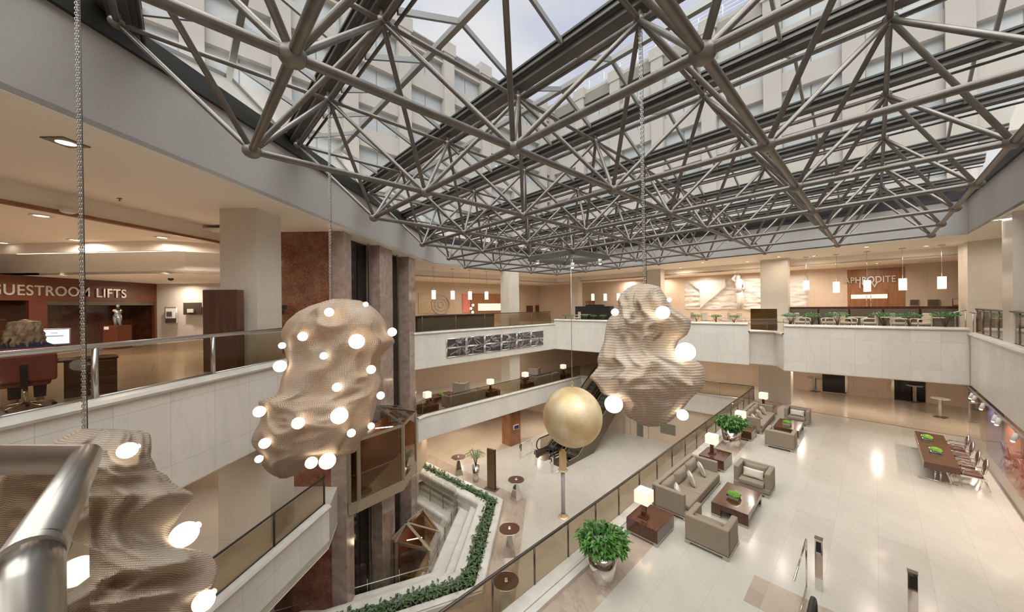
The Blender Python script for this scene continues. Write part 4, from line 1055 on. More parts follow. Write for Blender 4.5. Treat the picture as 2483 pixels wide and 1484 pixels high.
lp = make_lamp('lit square-shaded lamp on the nearest side table'); put(lp, 9.75, 4.72, ZB + .46, ANG)
for a, lab, ll in ((16.0, 'dark side table beyond the near sofa, under the second lamp', 'lit square-shaded lamp beyond the near sofa'), (20.42, 'dark side table before the far sofa, behind the big potted plant', 'lit square-shaded lamp behind the second potted plant'), (25.6, 'dark side table at the far end of the far sofa', 'lit square-shaded lamp at the far end of the far sofa')):
    dup(sd, (*AB(a, 4.63), ZB), ANG, lab); dup(lp, (*AB(a - .12, 4.72), ZB + .46), ANG, ll)
# left lounge gallery
sg = seatunit('three_seat_sofa', 3.1, 1.0, 3, T['sofagrey'], 'grey sofa backed to the railing, left of the pale square column', 'sofa'); put(sg, 14.1, 19.75, ZB, ANG + pi)
dup(sg, (*AB(22.6, 19.75), ZB), ANG + pi, 'grey sofa backed to the railing, right of the pale square column')
ag = seatunit('armchair', 1.0, .98, 1, T['sofagrey'], 'grey armchair on the left gallery, nearer the lift core', 'armchair'); put(ag, 15.7, 22.3, ZB, ANG + 2.0)
dup(ag, (*AB(24.2, 22.4), ZB), ANG + 2.0, 'grey armchair on the left gallery, right of the pale square column')
for a, l1, l2 in ((11.25, 'dark side table at the left end of the left gallery', 'lit lamp at the left end of the left gallery'), (16.5, 'dark side table just left of the gallery column', 'lit lamp just left of the gallery column'), (20.2, 'dark side table just right of the gallery column', 'lit lamp just right of the gallery column'), (25.2, 'dark side table at the right end of the left gallery', 'lit lamp at the right end of the left gallery')):
    dup(sd, (*AB(a, 19.75), ZB), ANG, l1); dup(lp, (*AB(a, 19.75), ZB + .46), ANG, l2)
dup(cf, (*AB(13.4, 21.4), ZB), ANG, 'low dark coffee table behind the left gallery sofa'); dup(cf, (*AB(22.2, 21.4), ZB), ANG, 'low dark coffee table behind the right gallery sofa')
# moss bowls
def make_moss(w, d, lab, n=260, h=.15):
    t = thing('moss_bowl', (0, 0, 0), 0, lab, 'plant bowl', 'square bowls of bright green moss')
    m = M(); a, b, c = w / 2, d / 2, .09
    for p, q in (((-1, -1), (1, -1)), ((1, -1), (1, 1)), ((1, 1), (-1, 1)), ((-1, 1), (-1, -1))):
        m.face([(p[0] * a * .8, p[1] * b * .8, 0), (q[0] * a * .8, q[1] * b * .8, 0), (q[0] * a, q[1] * b, c), (p[0] * a, p[1] * b, c)])
    m.face([(-a * .8, -b * .8, .001), (a * .8, -b * .8, .001), (a * .8, b * .8, .001), (-a * .8, b * .8, .001)])
    build('bowl', m, T['chrome'], t)
    m = M().ell((0, 0, c), a * .95, b * .95, h * .6, 14, 8); r = random.Random(3)
    for k in range(n):
        th, ph = r.uniform(0, 2 * pi), r.uniform(0, pi / 2); x, y, z = a * .95 * cos(th) * cos(ph), b * .95 * sin(th) * cos(ph), c + h * .6 * sin(ph); m.ell((x, y, z), .022, .022, .03, 6, 4)
    build('moss', m, T['moss'], t); return t
ms = make_moss(.36, .36, 'square bowl of bright green moss on the near coffee table'); ms.location = (*AB(12.85, 3.2), ZB + .42); ms.rotation_euler = (0, 0, ANG)
dup(ms, (*AB(22.6, 3.2), ZB + .42), ANG, 'square bowl of bright green moss on the far coffee table')
dup(ms, (*AB(13.2, 21.3), ZB + .42), ANG, 'bowl of green moss on the left gallery coffee table'); dup(ms, (*AB(21.9, 21.3), ZB + .42), ANG, 'bowl of green moss on the right gallery coffee table')
# long table with four oval-back chairs
t = thing('long_table', (*AB(22.15, -1.62), ZB), ANG, 'long dark wood table with chrome legs near the right glass wall', 'table')
build('tabletop', M().box(-2.22, 2.22, -.42, .42, .52, .75), T['darkwood'], t, bev=.006)
build('side_fascia', M().box(-2.225, 2.225, .42, .428, .52, .75), T['lightbronze'], t, label='pale front edge')
for x in (-1.9, 1.9):
    build('foot_bar', M().tube((x, -.40, .03), (x, .55, .03), .025, 10), T['chrome'], t)
    for y in (-.28, 0, .14): build('leg', M().tube((x, y, .03), (x, y * .8, .52), .018, 10, .03), T['chrome'], t)
mb = dup(ms, (*AB(23.25, -1.5), ZB + .75), ANG, 'oblong bowl of green moss at the far end of the long table'); mb.scale = (1.5, .9, .9)
mb = dup(ms, (*AB(21.45, -1.6), ZB + .75), ANG, 'oblong bowl of green moss at the near end of the long table'); mb.scale = (1.5, .9, .9)
def make_oval(lab):
    t = thing('oval_back_chair', (0, 0, 0), 0, lab, 'chair', 'oval-back chairs at the long table')
    build('seat', M().box(-.25, .25, -.25, .23, .42, .50), T['darkwoodv'], t, bev=.03, seg=3)
    build('seat_frame', M().box(-.27, .27, -.27, .26, .38, .425), T['chrome'], t)
    R = Matrix.Translation((0, .30, .80)) @ Matrix.Rotation(radians(-10), 4, 'X')
    build('back_pad', M().ell((0, 0, 0), .20, .03, .25, 18, 10).xf(R), T['darkwoodv'], t)
    build('back_frame', M().path([(.225 * cos(k * pi / 12), 0, .275 * sin(k * pi / 12)) for k in range(24)], .028, 8, closed=True).xf(R), T['chrome'], t)
    for sx in (-1, 1):
        build('leg', M().tube((sx * .24, -.24, 0), (sx * .24, -.24, .40), .014, 8, .022), T['chrome'], t)
        build('leg', M().tube((sx * .22, .38, 0), (sx * .22, .25, .42), .016, 8, .022), T['chrome'], t)
        build('armrest', M().path([(sx * .25, -.22, .42), (sx * .27, -.20, .62), (sx * .27, -.05, .66), (sx * .24, .25, .67)], .018, 8), T['chrome'], t)
        build('arm_pad', M().box(sx * .27 - .02, sx * .27 + .02, -.17, .12, .675, .69), T['darkwoodv'], t)
    return t
ch = make_oval('oval-back chair at the near end of the long table'); put(ch, 20.6, -2.35, ZB, ANG + pi)
for a, lab in ((21.55, 'oval-back chair, second from the near end of the long table'), (22.75, 'oval-back chair, second from the far end of the long table'), (23.75, 'oval-back chair at the far end of the long table')):
    dup(ch, (*AB(a, -2.3), ZB), ANG + pi, lab)
# steel planters with leafy plants
def make_pot(r0, r1, h, lab, n, lf, leafmat, seed, cat='potted plant'):
    t = thing('potted_plant', (0, 0, 0), 0, lab, cat)
    build('pot', M().lathe((0, 0, 0), [(.001, 0), (r0, 0), (r0 * 1.02, .02), (r1, h), (r1 - .02, h), (r1 - .03, h - .06), (.001, h - .06)], 32), T['chrome'], t, label='polished steel pot')
    r = random.Random(seed); m = M(); st = M()
    for k in range(n):
        az = r.uniform(0, 2 * pi); el = r.uniform(.5, 1.5); L0 = lf * r.uniform(.5, 1.0)
        base = Vector((r1 * .5 * cos(az), r1 * .5 * sin(az), h - .05)); d = Vector((cos(az) * cos(el), sin(az) * cos(el), sin(el))); tip = base + d * L0
        st.tube(base, tip, .005, 4)
        for q in range(3):
            a2 = az + r.uniform(-.9, .9); dd = Vector((cos(a2), sin(a2), r.uniform(-.45, .8))); leafcard(m, tip - d * L0 * .16 * q, dd, (0, 0, 1), r.uniform(.12, .21), r.uniform(.034, .055), .3, .7)
    build('foliage', m, leafmat, t); build('stems', st, T['bonleaf'], t); return t
pp = make_pot(.26, .375, .74, 'leafy green plant in a tall polished steel pot, nearest to the viewer', 250, .52, T['leaf'], 4); pp.location = (*W(1461, 1402, ZB), ZB)
x, y = W(1774, 1081, ZB); o = dup(pp, (x, y, ZB), 1.2, 'leafy green plant in a tall polished steel pot, between the two sofas'); o.scale = (1.15, 1.15, 1.15)
# glass wall and art along the right side of the lounge
GWa, GWb = W(2349, 1069, ZB), W(2473, 1250, ZB)
gd = (GWb[0] - GWa[0], GWb[1] - GWa[1]); gl_ = hypot(*gd); gd = (gd[0] / gl_, gd[1] / gl_)
pg = [GWa, add(GWa, (gd, 22))]; struct('window_1', M().wall(pg, ZB, BA, .02), glass('shop_glass', (.92, .90, .87), .05, gloss=.55)); struct('trim_7', M().wall(offline(pg, -.03), ZB, ZB + .06, .08), T['steel'])
struct('wall_right', M().wall([add(GWa, (GA, 1.0), (GB, -.45)), add(GWa, (gd, 22), (GB, -.45))], ZB, BA, .1), T['wallstone'])
q0, q1 = add(GWa, (GA, .3), (GB, -.3)), add(GWa, (gd, 22), (GB, -.3))
def onwall(name, px0, px1, z0, z1, mt, lab, cat): 
    a = V(px0, 1100, q0, q1)[:2]; b = V(px1, 1100, q0, q1)[:2]; return tag(build(name, M().wall([a, b], z0, z1, .06), mt), lab, cat)
onwall('wall_art', 2392, 2430, ZB + .05, BA - .1, T['purple'], 'tall purple mosaic panel behind the right glass wall', 'wall art')
onwall('wall_art', 2436, 2475, ZB + .05, BA - .1, T['redart'], 'red and orange painted panel behind the right glass wall', 'wall art')
tr = thing('track_light', (0, 0, 0), 0, 'track of small spotlights behind the right glass wall', 'track light'); 
build('rail', M().wall([add(q0, (GB, .55)), add(q1, (GB, .55))], BA - .12, BA - .06, .05), T['steel'], tr)
for px, py in ((2359, 944), (2366, 951), (2386, 976), (2417, 1000), (2425, 1010), (2466, 1046)):
    a = V(px, py, add(q0, (GB, .55)), add(q1, (GB, .55))); s = build('spot_head', M().tube((a[0], a[1], BA - .12), (a[0] - .05, a[1] + .05, BA - .34), .06, 10), T['white'], tr); build('bulb', M().ell((a[0] - .05, a[1] + .05, BA - .35), .045, .045, .035, 10, 6), T['bulb'], s)
for k in range(4):
    x, y = add(q0, (GB, .6), (gd, 3 + 3.0 * k)); ld = bpy.data.lights.new('track_lamp', 'SPOT'); ld.energy = 160 * LS; ld.color = WARM; ld.spot_size = radians(120); ld.shadow_soft_size = .06
    lo = bpy.data.objects.new('track_lamp', ld); C.objects.link(lo); lo.parent = tr; lo.location = (x, y, BA - .35); lo.rotation_euler = (0, 0, 0)
# standing tables on the lounge floor and doors behind
def make_stand(lab):
    t = thing('standing_table', (0, 0, 0), 0, lab, 'table', 'white standing tables at the back of the lounge')
    build('tabletop', M().lathe((0, 0, 0), [(.001, 1.08), (.38, 1.08), (.38, 1.105), (.001, 1.105)], 24, False), T['cap'], t)
    build('column', M().box(-.06, .06, -.06, .06, .03, 1.08), T['chrome'], t); build('base', M().box(-.28, .28, -.22, .22, 0, .03), T['bronze'], t); return t
st = make_stand('white standing table in front of the open dark door'); st.location = (*W(2218, 975, ZB), ZB)
dup(st, (*W(2281, 1012, ZB), ZB), .4, 'white standing table nearest the right glass wall'); dup(st, (*W(1976, 949, ZB), ZB), .2, 'white standing table beside the left dark door, behind the lounge')
def panelon(name, A, B, px0, px1, z0, z1, mt, lab, cat, th=.08, out=1, structn=None):
    a = V(px0, 900, A, B)[:2]; b = V(px1, 900, A, B)[:2]
    o = build(name, M().wall([a, b], z0, z1, -th * out), mt)
    if structn: o['kind'] = 'structure'; return o
    return tag(o, lab, cat)
A, B = add(WB1[1], (GA, -.15)), add(WB1[2], (GA, -.15))
def wallitem(name, A, B, corners, mt, lab=None, cat=None, th=.06, kind=None, grp=None, parent=None):
    """flat-fronted item fixed to a wall; corners = two opposite pixels"""
    (x0, y0), (x1, y1) = corners; a = V(x0, (y0 + y1) / 2, A, B); b = V(x1, (y0 + y1) / 2, A, B)
    zt = .5 * (V(x0, y0, A, B)[2] + V(x1, y0, A, B)[2]); zb = .5 * (V(x0, y1, A, B)[2] + V(x1, y1, A, B)[2])
    dx, dy = b[0] - a[0], b[1] - a[1]; l = hypot(dx, dy); nx, ny = dy / l, -dx / l
    if nx * a[0] + ny * a[1] > 0: nx, ny = -nx, -ny
    p = [a[:2], b[:2]]; q = [(c[0] + nx * th, c[1] + ny * th) for c in p]
    o = build(name, M().hexa([(*p[0], zb), (*p[1], zb), (*q[1], zb), (*q[0], zb)], [(*p[0], zt), (*p[1], zt), (*q[1], zt), (*q[0], zt)]), mt, parent)
    if parent is None:
        if kind: o['kind'] = kind
        else: tag(o, lab, cat, grp)
    return o, (p, q, zb, zt)
# ------------------------------------------------------------------ lounge level: doors, panels, columns of the back wall
A, B = W(1926.5, 943, ZB), W(2243, 976, ZB)
WBp = [add(A, (GB, 6)), add(A, (GB, 0)), B, add(B, (GB, -6))]
struct('wall_far', M().wall([(2 * A[0] - B[0], 2 * A[1] - B[1]), B, add(B, (GB, -5.0))], ZB, BA, .15), T['wallstone'])
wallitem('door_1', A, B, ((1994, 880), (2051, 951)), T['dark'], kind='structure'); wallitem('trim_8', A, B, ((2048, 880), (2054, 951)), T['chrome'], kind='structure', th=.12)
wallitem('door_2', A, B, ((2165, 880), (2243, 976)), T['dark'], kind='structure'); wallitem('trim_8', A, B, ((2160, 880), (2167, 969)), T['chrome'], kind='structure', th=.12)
wallitem('wall_panel', A, B, ((2068, 880), (2152, 944)), T['frost'], 'bright pale panel between the two open dark doors', 'panel')
o, (p, q, zb, zt) = wallitem('black_sign', A, B, ((2295, 890), (2308, 988)), T['black'], 'narrow black panel at the right end of the lounge back wall', 'panel')
# floor joint and mat zone
a, b = W(1964, 998, ZB), W(2351, 1062, ZB)
struct('floor', M().prism([a, b, W(2330, 985, ZB), W(1932, 945, ZB)][::1], ZB - .01, ZB + .006), T['brown_floor'])
struct('trim_9', M().wall([a, b], ZB, ZB + .012, .04), T['bronze'])
for (p0, p1) in ((AB(9.15, -1.6), AB(10.1, 2.0)),):
    struct('floor', M().prism([AB(9.1, -3.2), AB(10.15, -3.2), AB(10.15, 2.1), AB(9.1, 2.1)], ZB - .01, ZB + .006), T['vein_floor'])
for k, w in enumerate(((AB(1.0, 5.3), AB(30.5, 5.3), AB(30.5, 4.3), AB(1.0, 4.3)),)):
    struct('floor', M().prism(list(w), ZB - .01, ZB + .005), T['vein_floor'])
# left lounge gallery back wall
A, B = W(1107, 928.5, ZB), W(1310, 889.6, ZB)
vw = [add(A, (GA, -6)), add(A, (GA, 14)), ]
struct('wall_far', M().wall([(A[0] - (B[0] - A[0]) * .6, A[1] - (B[1] - A[1]) * .6), (B[0] + (B[0] - A[0]) * .7, B[1] + (B[1] - A[1]) * .7)], ZB, BA, .15), T['frost'])
for c, lab in (((1107, 860), (1124, 927)), 'narrow dark door panel at the back of the left lounge gallery'), (((1138, 860), (1159, 920)), 'dark door with a steel handle at the back of the left gallery'), (((1278, 840), (1286, 894)), 'narrow dark door panel right of the gallery column'), (((1295, 835), (1310, 890)), 'dark door with a steel handle right of the gallery column'):
    o, (p, q, zb, zt) = wallitem('door', A, B, c, T['olive'] if False else T['black'], lab, 'door', th=.08)
    if 'handle' in lab: x, y = q[0][0] * .15 + q[1][0] * .85, q[0][1] * .15 + q[1][1] * .85; build('door_handle', M().tube((x, y, zb + .9), (x, y, zb + 1.4), .02, 8), T['chrome'], o)
for c, lab in (((1040, 885), (1098, 945)), 'large glossy olive panel at the left end of the gallery back wall'), (((1186, 858), (1206, 916)), 'glossy grey panel left of the gallery column'), (((1332, 840), (1373, 886)), 'wide dark glossy panel behind the right gallery sofa'):
    wallitem('wall_panel', A, B, c, T['olive'], lab, 'panel', th=.12)
for c, lab in (((1169, 870), (1176, 880)), 'small framed dark notice beside the gallery door'), (((1318, 845), (1326, 856)), 'small blue screen between door and olive panel'):
    wallitem('wall_screen', A, B, c, T['lapis'], lab, 'sign', th=.1)
# ------------------------------------------------------------------ top level far side
def lerp(p, q, t): return (p[0] + (q[0] - p[0]) * t, p[1] + (q[1] - p[1]) * t)
A, B = W1[3], W1[0]
def w1(name, c, mt, lab, cat, th=.08, parent=None): return wallitem(name, A, B, c, mt, lab, cat, th=th, parent=parent)
# entrance of the restaurant: wood surround, doors, letters
t = thing('restaurant_entrance', (0, 0, 0), 0, 'red-brown wood restaurant entrance with double doors and steel name letters above', 'entrance')
w1('surround', ((2027, 652), (2193, 746)), T['doorwood'], '', '', .10, t)
for c in (((2063, 702), (2105, 746)), ((2106, 701), (2151, 746))):
    o, (p, q, zb, zt) = w1('door_leaf', c, T['doorwood'], '', '', .16, t)
w1('door_glass', ((2063, 714), (2151, 724)), T['shade'], '', '', .17, t)
for px in (2101, 2111):
    a = V(px, 735, A, B); build('door_handle', M().tube((a[0] - .3, a[1] - .3, CZ - .3), (a[0] - .3, a[1] - .3, CZ + .45), .02, 8), T['chrome'], t)
def text3d(s, name, p0, p1, zb, h, depth, mt, parent, wall_off, thick=0.0, wid=None):
    """raised letters running from p0 to p1 (plan), cap height h"""
    cu = bpy.data.curves.new('tmp', 'FONT'); cu.body = s; cu.extrude = depth; cu.size = 1.0; cu.offset = thick; cu.space_character = 1.08
    ob = bpy.data.objects.new('tmp', cu); C.objects.link(ob); bpy.context.view_layer.update()
    me = bpy.data.meshes.new_from_object(ob.evaluated_get(bpy.context.evaluated_depsgraph_get())); bpy.data.objects.remove(ob)
    xs = [v.co.x for v in me.vertices]; ys = [v.co.y for v in me.vertices]; x0, x1, y0, y1 = min(xs), max(xs), min(ys), max(ys)
    dx, dy = p1[0] - p0[0], p1[1] - p0[1]; Lg = hypot(dx, dy); ux, uy = dx / Lg, dy / Lg; nx, ny = uy, -ux
    if nx * p0[0] + ny * p0[1] > 0: nx, ny = -nx, -ny
    for v in me.vertices:
        a = (v.co.x - x0) / (x1 - x0) * Lg; b = (v.co.y - y0) / (y1 - y0) * h; c = wall_off + v.co.z
        v.co = (p0[0] + ux * a + nx * c, p0[1] + uy * a + ny * c, zb + b)
    me.materials.append(mt); o = bpy.data.objects.new(name, me); C.objects.link(o); o.parent = parent
    return o
a, b = V(2046, 684, A, B), V(2171, 676, A, B); text3d('APHRODITE', 'name_letters', a, b, .5 * (V(2046, 690, A, B)[2] + V(2171, 682, A, B)[2]), .42, .03, T['letter'], t, .16, .012)
a, b = V(2083, 693, A, B), V(2128, 690, A, B); text3d('IV V', 'name_letters', a, b, V(2105, 698, A, B)[2], .34, .03, T['letter'], t, .16, .012)
# white plaster relief
r0, r1 = V(1655, 740, A, B), V(1966, 740, A, B); zt_, zb_ = CIN - .25, 10.35
from mathutils import noise as mn
m = M(); nx_, nz_ = 150, 50; dx, dy = (r1[0] - r0[0]), (r1[1] - r0[1]); Lr = hypot(dx, dy); ux, uy = dx / Lr, dy / Lr; nx2, ny2 = uy, -ux
if nx2 * r0[0] + ny2 * r0[1] > 0: nx2, ny2 = -nx2, -ny2
vs = []
for k in range(nz_ + 1):
    for i in range(nx_ + 1):
        u, v = i / nx_, k / nz_; x = u * Lr; z = v * (zt_ - zb_)
        sheet = (.06 < u < .40) and v > (.95 - (u - .05) * 2.6 if u < .17 else 0) * 1.0 and v > (.06 + (u - .17) * 2.9 if u > .17 else 0) - (0 if u < .36 else 0)
        h = .30
        if sheet: h += .16 + .02 * mn.noise((x * .6, z, 1))
        else:
            h += .10 * mn.noise((x * .8, z * 4.5, 3)) + .06 * mn.noise((x * 2, z * 9, 7))
            if .55 < u < .85: h += .16 * abs(mn.noise((x * 1.3 + z, z * 1.8, 5)))
        edge = min(u, 1 - u) * Lr; ee = min(edge * 3 + .1, 1) * min(min(v, 1 - v) * 12 + .15, 1); h *= ee
        zz = zb_ + z + (.1 * mn.noise((x * 1.5, 0, 9)) if k in (0, nz_) else 0)
        vs.append((r0[0] + ux * x + nx2 * h, r0[1] + uy * x + ny2 * h, zz))
m.add(vs, [(k * (nx_ + 1) + i, k * (nx_ + 1) + i + 1, (k + 1) * (nx_ + 1) + i + 1, (k + 1) * (nx_ + 1) + i) for k in range(nz_) for i in range(nx_)], True)
t = thing('wall_relief', (0, 0, 0), 0, 'huge white plaster relief of rippling sea, sail and figure behind the terrace', 'relief sculpture')
build('relief_panel', m, T['plaster'], t)
f = D(1789, 735, V(1789, 735, A, B)[1] - .75); m = M()     # standing figure in the relief
def limb(m, pts, rs): m.path([(f[0] + p[0], f[1] + p[1], p[2]) for p in pts], rs, 10)
limb(m, [(0, 0, 10.5), (.04, -.1, 11.15), (.1, -.05, 11.7), (.1, 0, 12.0)], [.10, .15, .20, .22]); limb(m, [(.28, 0, 10.5), (.26, -.1, 11.15), (.2, -.05, 11.7), (.12, 0, 12.0)], [.10, .15, .20, .22])
limb(m, [(.1, 0, 11.9), (.05, -.05, 12.3), (.1, 0, 12.8), (.12, 0, 12.95)], [.24, .20, .30, .12]); m.ell((f[0] - .0, f[1], 13.1), .19, .19, .25, 12, 8)
limb(m, [(-.2, 0, 12.75), (-.45, -.1, 12.95), (-.2, -.1, 13.3)], [.09, .09, .07]); limb(m, [(.38, 0, 12.75), (.5, -.1, 12.35), (.25, -.2, 12.1)], [.09, .08, .07])
build('figure', m, T['plaster'], t)
for u in (.2, .5, .8):  # added downlights, put in only to brighten the dim relief
    x, y = r0[0] + (r1[0] - r0[0]) * u + nx2 * 2.2, r0[1] + (r1[1] - r0[1]) * u + ny2 * 2.2; downlight(x, y, CIN, 35, lab='small added spotlight brightening the white relief', grp='added spotlights above the white relief')
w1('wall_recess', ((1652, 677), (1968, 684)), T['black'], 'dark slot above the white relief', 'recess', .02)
for c, lab, mt in ((((1652 + 553, 726), (2228, 741)), 'small dark framed notice right of the restaurant entrance', T['bronze']), (((2248, 726), (2278, 742)), 'framed brown and white picture, middle of three right of the entrance', T['piping']), (((2308, 724), (2336, 741)), 'framed pale beach picture, rightmost of three beside the entrance', T['frost']), (((1468, 742), (1476, 751)), 'small black framed picture behind the far left planters', T['black']), (((1483, 742), (1494, 751)), 'small brown framed picture near the right hanging net', T['piping'])):
    o, (p, q, zb, zt) = w1('framed_picture', c, T['steel'], lab, 'picture', .08)
    s = .82; cp = [lerp(q[0], q[1], .5 + (k - .5) * s) for k in (0, 1)]; zc, zh = (zb + zt) / 2, (zt - zb) / 2 * s
    n_ = (q[0][0] - p[0][0], q[0][1] - p[0][1]); e = lambda c, f: (c[0] + n_[0] * f, c[1] + n_[1] * f)
    build('picture', M().hexa([(*cp[0], zc - zh), (*cp[1], zc - zh), (*e(cp[1], .2), zc - zh), (*e(cp[0], .2), zc - zh)], [(*cp[0], zc + zh), (*cp[1], zc + zh), (*e(cp[1], .2), zc + zh), (*e(cp[0], .2), zc + zh)]), mt, o)
t = thing('wood_doors', (0, 0, 0), 0, 'brown wood double doors with long steel handles, left of the right hanging net', 'doors')
w1('surround', ((1419, 694), (1461, 752)), T['doorwood'], '', '', .1, t); w1('door_leaf', ((1421, 730), (1444, 752)), T['doorwood'], '', '', .16, t)
for px in (1424, 1428): a = V(px, 735, A, B); build('door_handle', M().tube((a[0] - .2, a[1] - .25, CZ - .6), (a[0] - .2, a[1] - .25, CZ + .6), .03, 8), T['chrome'], t)
t = thing('wood_doors', (0, 0, 0), 0, 'brown wood panel high on the wall left of the relief', 'doors'); w1('surround', ((1500, 693), (1572, 745)), T['doorwood'], '', '', .08, t)
# far left part of the top level
A, B = W2[1], W2[0]
def w2(name, c, mt, lab, cat, th=.08, parent=None): return wallitem(name, A, B, c, mt, lab, cat, th=th, parent=parent)
o, (p, q, zb, zt) = w2('wall_mural', ((1014, 712), (1081, 760)), T['frost'], 'abstract mural of gold triangles and a round pink-brown shape', 'wall art')
tri = M(); r = random.Random(2); Lw = hypot(q[1][0] - q[0][0], q[1][1] - q[0][1]); n_ = ((q[0][0] - p[0][0]) / .08, (q[0][1] - p[0][1]) / .08)
m = M()
for row in range(5):
    for k in range(9):
        u0 = k * .055 + (row % 2) * .027; z0 = zb + (zt - zb) * (.03 + row * .18); hh = (zt - zb) * .15; x = lambda u: (*[q[0][c] + (q[1][c] - q[0][c]) * u + n_[c] * .02 for c in (0, 1)],)
        up = (k + row) % 2; a, b, c = (x(u0), x(u0 + .05), x(u0 + .025))
        m.face([(*a, z0 if up else z0 + hh), (*b, z0 if up else z0 + hh), (*c, z0 + hh if up else z0)])
build('gold_triangles', m, T['gold'], o)
m = M(); c0 = lerp(q[0], q[1], .80); m2 = M(); ux, uy = (q[1][0] - q[0][0]) / Lw, (q[1][1] - q[0][1]) / Lw
for R in (.95, .62, .3): m2.path([(c0[0] + ux * R * cos(a * pi / 12) + n_[0] * .04, c0[1] + uy * R * cos(a * pi / 12) + n_[1] * .04, (zb + zt) / 2 - .1 + R * sin(a * pi / 12) * .95) for a in range(24)], .07, 6, closed=True)
build('round_shape', m2, T['chaircream'], o)
w2('wall_mural', ((1121, 713), (1138, 758)), T['redart'], 'narrow pink mural strip beside the bar opening', 'wall art')
w2('back_bar_wall', ((1140, 712), (1214, 758)), T['doorwood'], 'brown wood back panel of the bar with a lit niche', 'panel')
w2('lit_niche', ((1158, 736), (1214, 753)), T['shade'], 'glowing white niche over the bar worktop', 'niche', .14)
for k, (px, py) in enumerate(((1147, 740), (1142, 748), (1146, 757))):
    tag(build('globe_lamp', M().ell(V(px, py, add(A, (GB, -1)), add(B, (GB, -1))), .13, .13, .13, 12, 8), T['globe']), 'small round globe lamp by the bar, %s of three' % ('top', 'middle', 'lowest')[k], 'lamp', 'small globe lamps by the bar')
for c, lab in ((((1276, 741), (1291, 758)), 'dark doorway in the stone wall, left of the round column'), (((1298, 740), (1325, 758)), 'dark wood doorway in the far stone wall')):
    w2('doorway', c, T['signwood'], lab, 'doorway')
# bar counter behind the left glass railing
t = thing('bar_counter', (0, 0, 0), 0, 'long dark bar counter with grey front behind the far left glass railing', 'bar counter')
bl = [add(A_far1[1], (GA, .3), (GB, 1.3)), add(A_far1[1], (GA, 6.8), (GB, 1.3))]
build('body', M().wall(bl, ZA, ZA + 1.04, .6), T['banq'], t); build('worktop', M().wall(offline(bl, -.05), ZA + 1.04, ZA + 1.10, .75), T['darkwood'], t)
t = thing('service_counter', (0, 0, 0), 0, 'black stepped service counter behind the far left planters', 'counter')
a0 = add(A_far2[0], (GA, 3.2), (GB, -.4)); build('body', M().wall([a0, add(a0, (GB, -3.5))], ZAF, ZAF + 1.45, -.7), T['black'], t); build('upper_step', M().wall([add(a0, (GB, -1)), add(a0, (GB, -2.6))], ZAF + 1.45, ZAF + 1.6, -.5), T['black'], t)
# pendant lamps over the bar and terrace
def make_pendant(lab):
    t = thing('pendant_lamp', (0, 0, 0), 0, lab, 'pendant lamp', 'white cylinder pendants over the upper gallery')
    build('lamp_shade', M().lathe((0, 0, 0), [(.001, -.3), (.15, -.3), (.15, .32), (.001, .32)], 20, False), T['pend'], t)
    build('rod', M().tube((0, 0, .3), (0, 0, 1.9), .012, 6), T['steel'], t); build('canopy', M().lathe((0, 0, 0), [(.001, 1.93), (.13, 1.93), (.13, 1.89), (.001, 1.88)], 14, False), T['steel'], t); return t
pn = make_pendant('x'); first = True
spots = [(1051, 715, 649, 'leftmost'), (1097, 716, 652, 'second from the left'), (1139, 717, 655, 'third from the left'), (1179, 717, 658, 'fourth from the left'), (1437, 721, 671, 'between the narrow column and the net'), (1467, 721, 669, 'just left of the right net'), (1499, 720, 668, 'half hidden by the right net'),
         (1954, 692, 624, 'right of the marble column by the relief'), (2027, 697, 617, 'left of the restaurant entrance'), (2102, 694, 610, 'in front of the restaurant name'), (2188, 690, 602, 'right of the restaurant entrance'), (2283, 686, 594, 'rightmost, before the beach picture')]
for px, py, pt_, lab in spots:
    x, y = W(px, pt_, CA - .01); 
    if px < 1500 and px > 1400: x, y = W(px, pt_, CA - .01)
    z = D(px, py, y)[2]; o = pn if first else dup(pn, (0, 0, 0)); first = False
    o.location = (x, y, z); o['label'] = 'white cylinder pendant lamp, ' + lab
    o.scale = (1, 1, (CA - z) / 1.93)
# terrace planting and chairs
def make_bonsai(seed, lab):
    t = thing('bonsai_shrub', (0, 0, 0), 0, lab, 'shrub', 'small green shrubs along the terrace parapet'); r = random.Random(seed)
    m = M(); tips = []
    for k in range(7):
        az = r.uniform(0, 6.28); R = r.uniform(.1, .36); z = r.uniform(.38, .62); mid = (R * .4 * cos(az), R * .4 * sin(az), z * .55); tip = (R * cos(az), R * sin(az), z); m.path([(0, 0, 0), mid, tip], [.02, .013, .006], 5); tips.append(tip)
    build('trunk', m, T['trunk'], t); m = M()
    for k in range(330):
        az, rr = r.uniform(0, 6.28), sqrt(r.random()); h = r.uniform(-.5, 1) * sqrt(max(0, 1 - rr * rr)); p = (.44 * rr * cos(az), .44 * rr * sin(az), .52 + .17 * h)
        leafcard(m, p, (r.uniform(-1, 1), r.uniform(-1, 1), r.uniform(-.2, .7)), (0, 0, 1), r.uniform(.06, .11), r.uniform(.022, .036), .3, .4)
    build('foliage', m, T['bonleaf'], t); return t
protos = [make_bonsai(1, 'x'), make_bonsai(2, 'x'), make_bonsai(3, 'x')]; used = [False] * 3
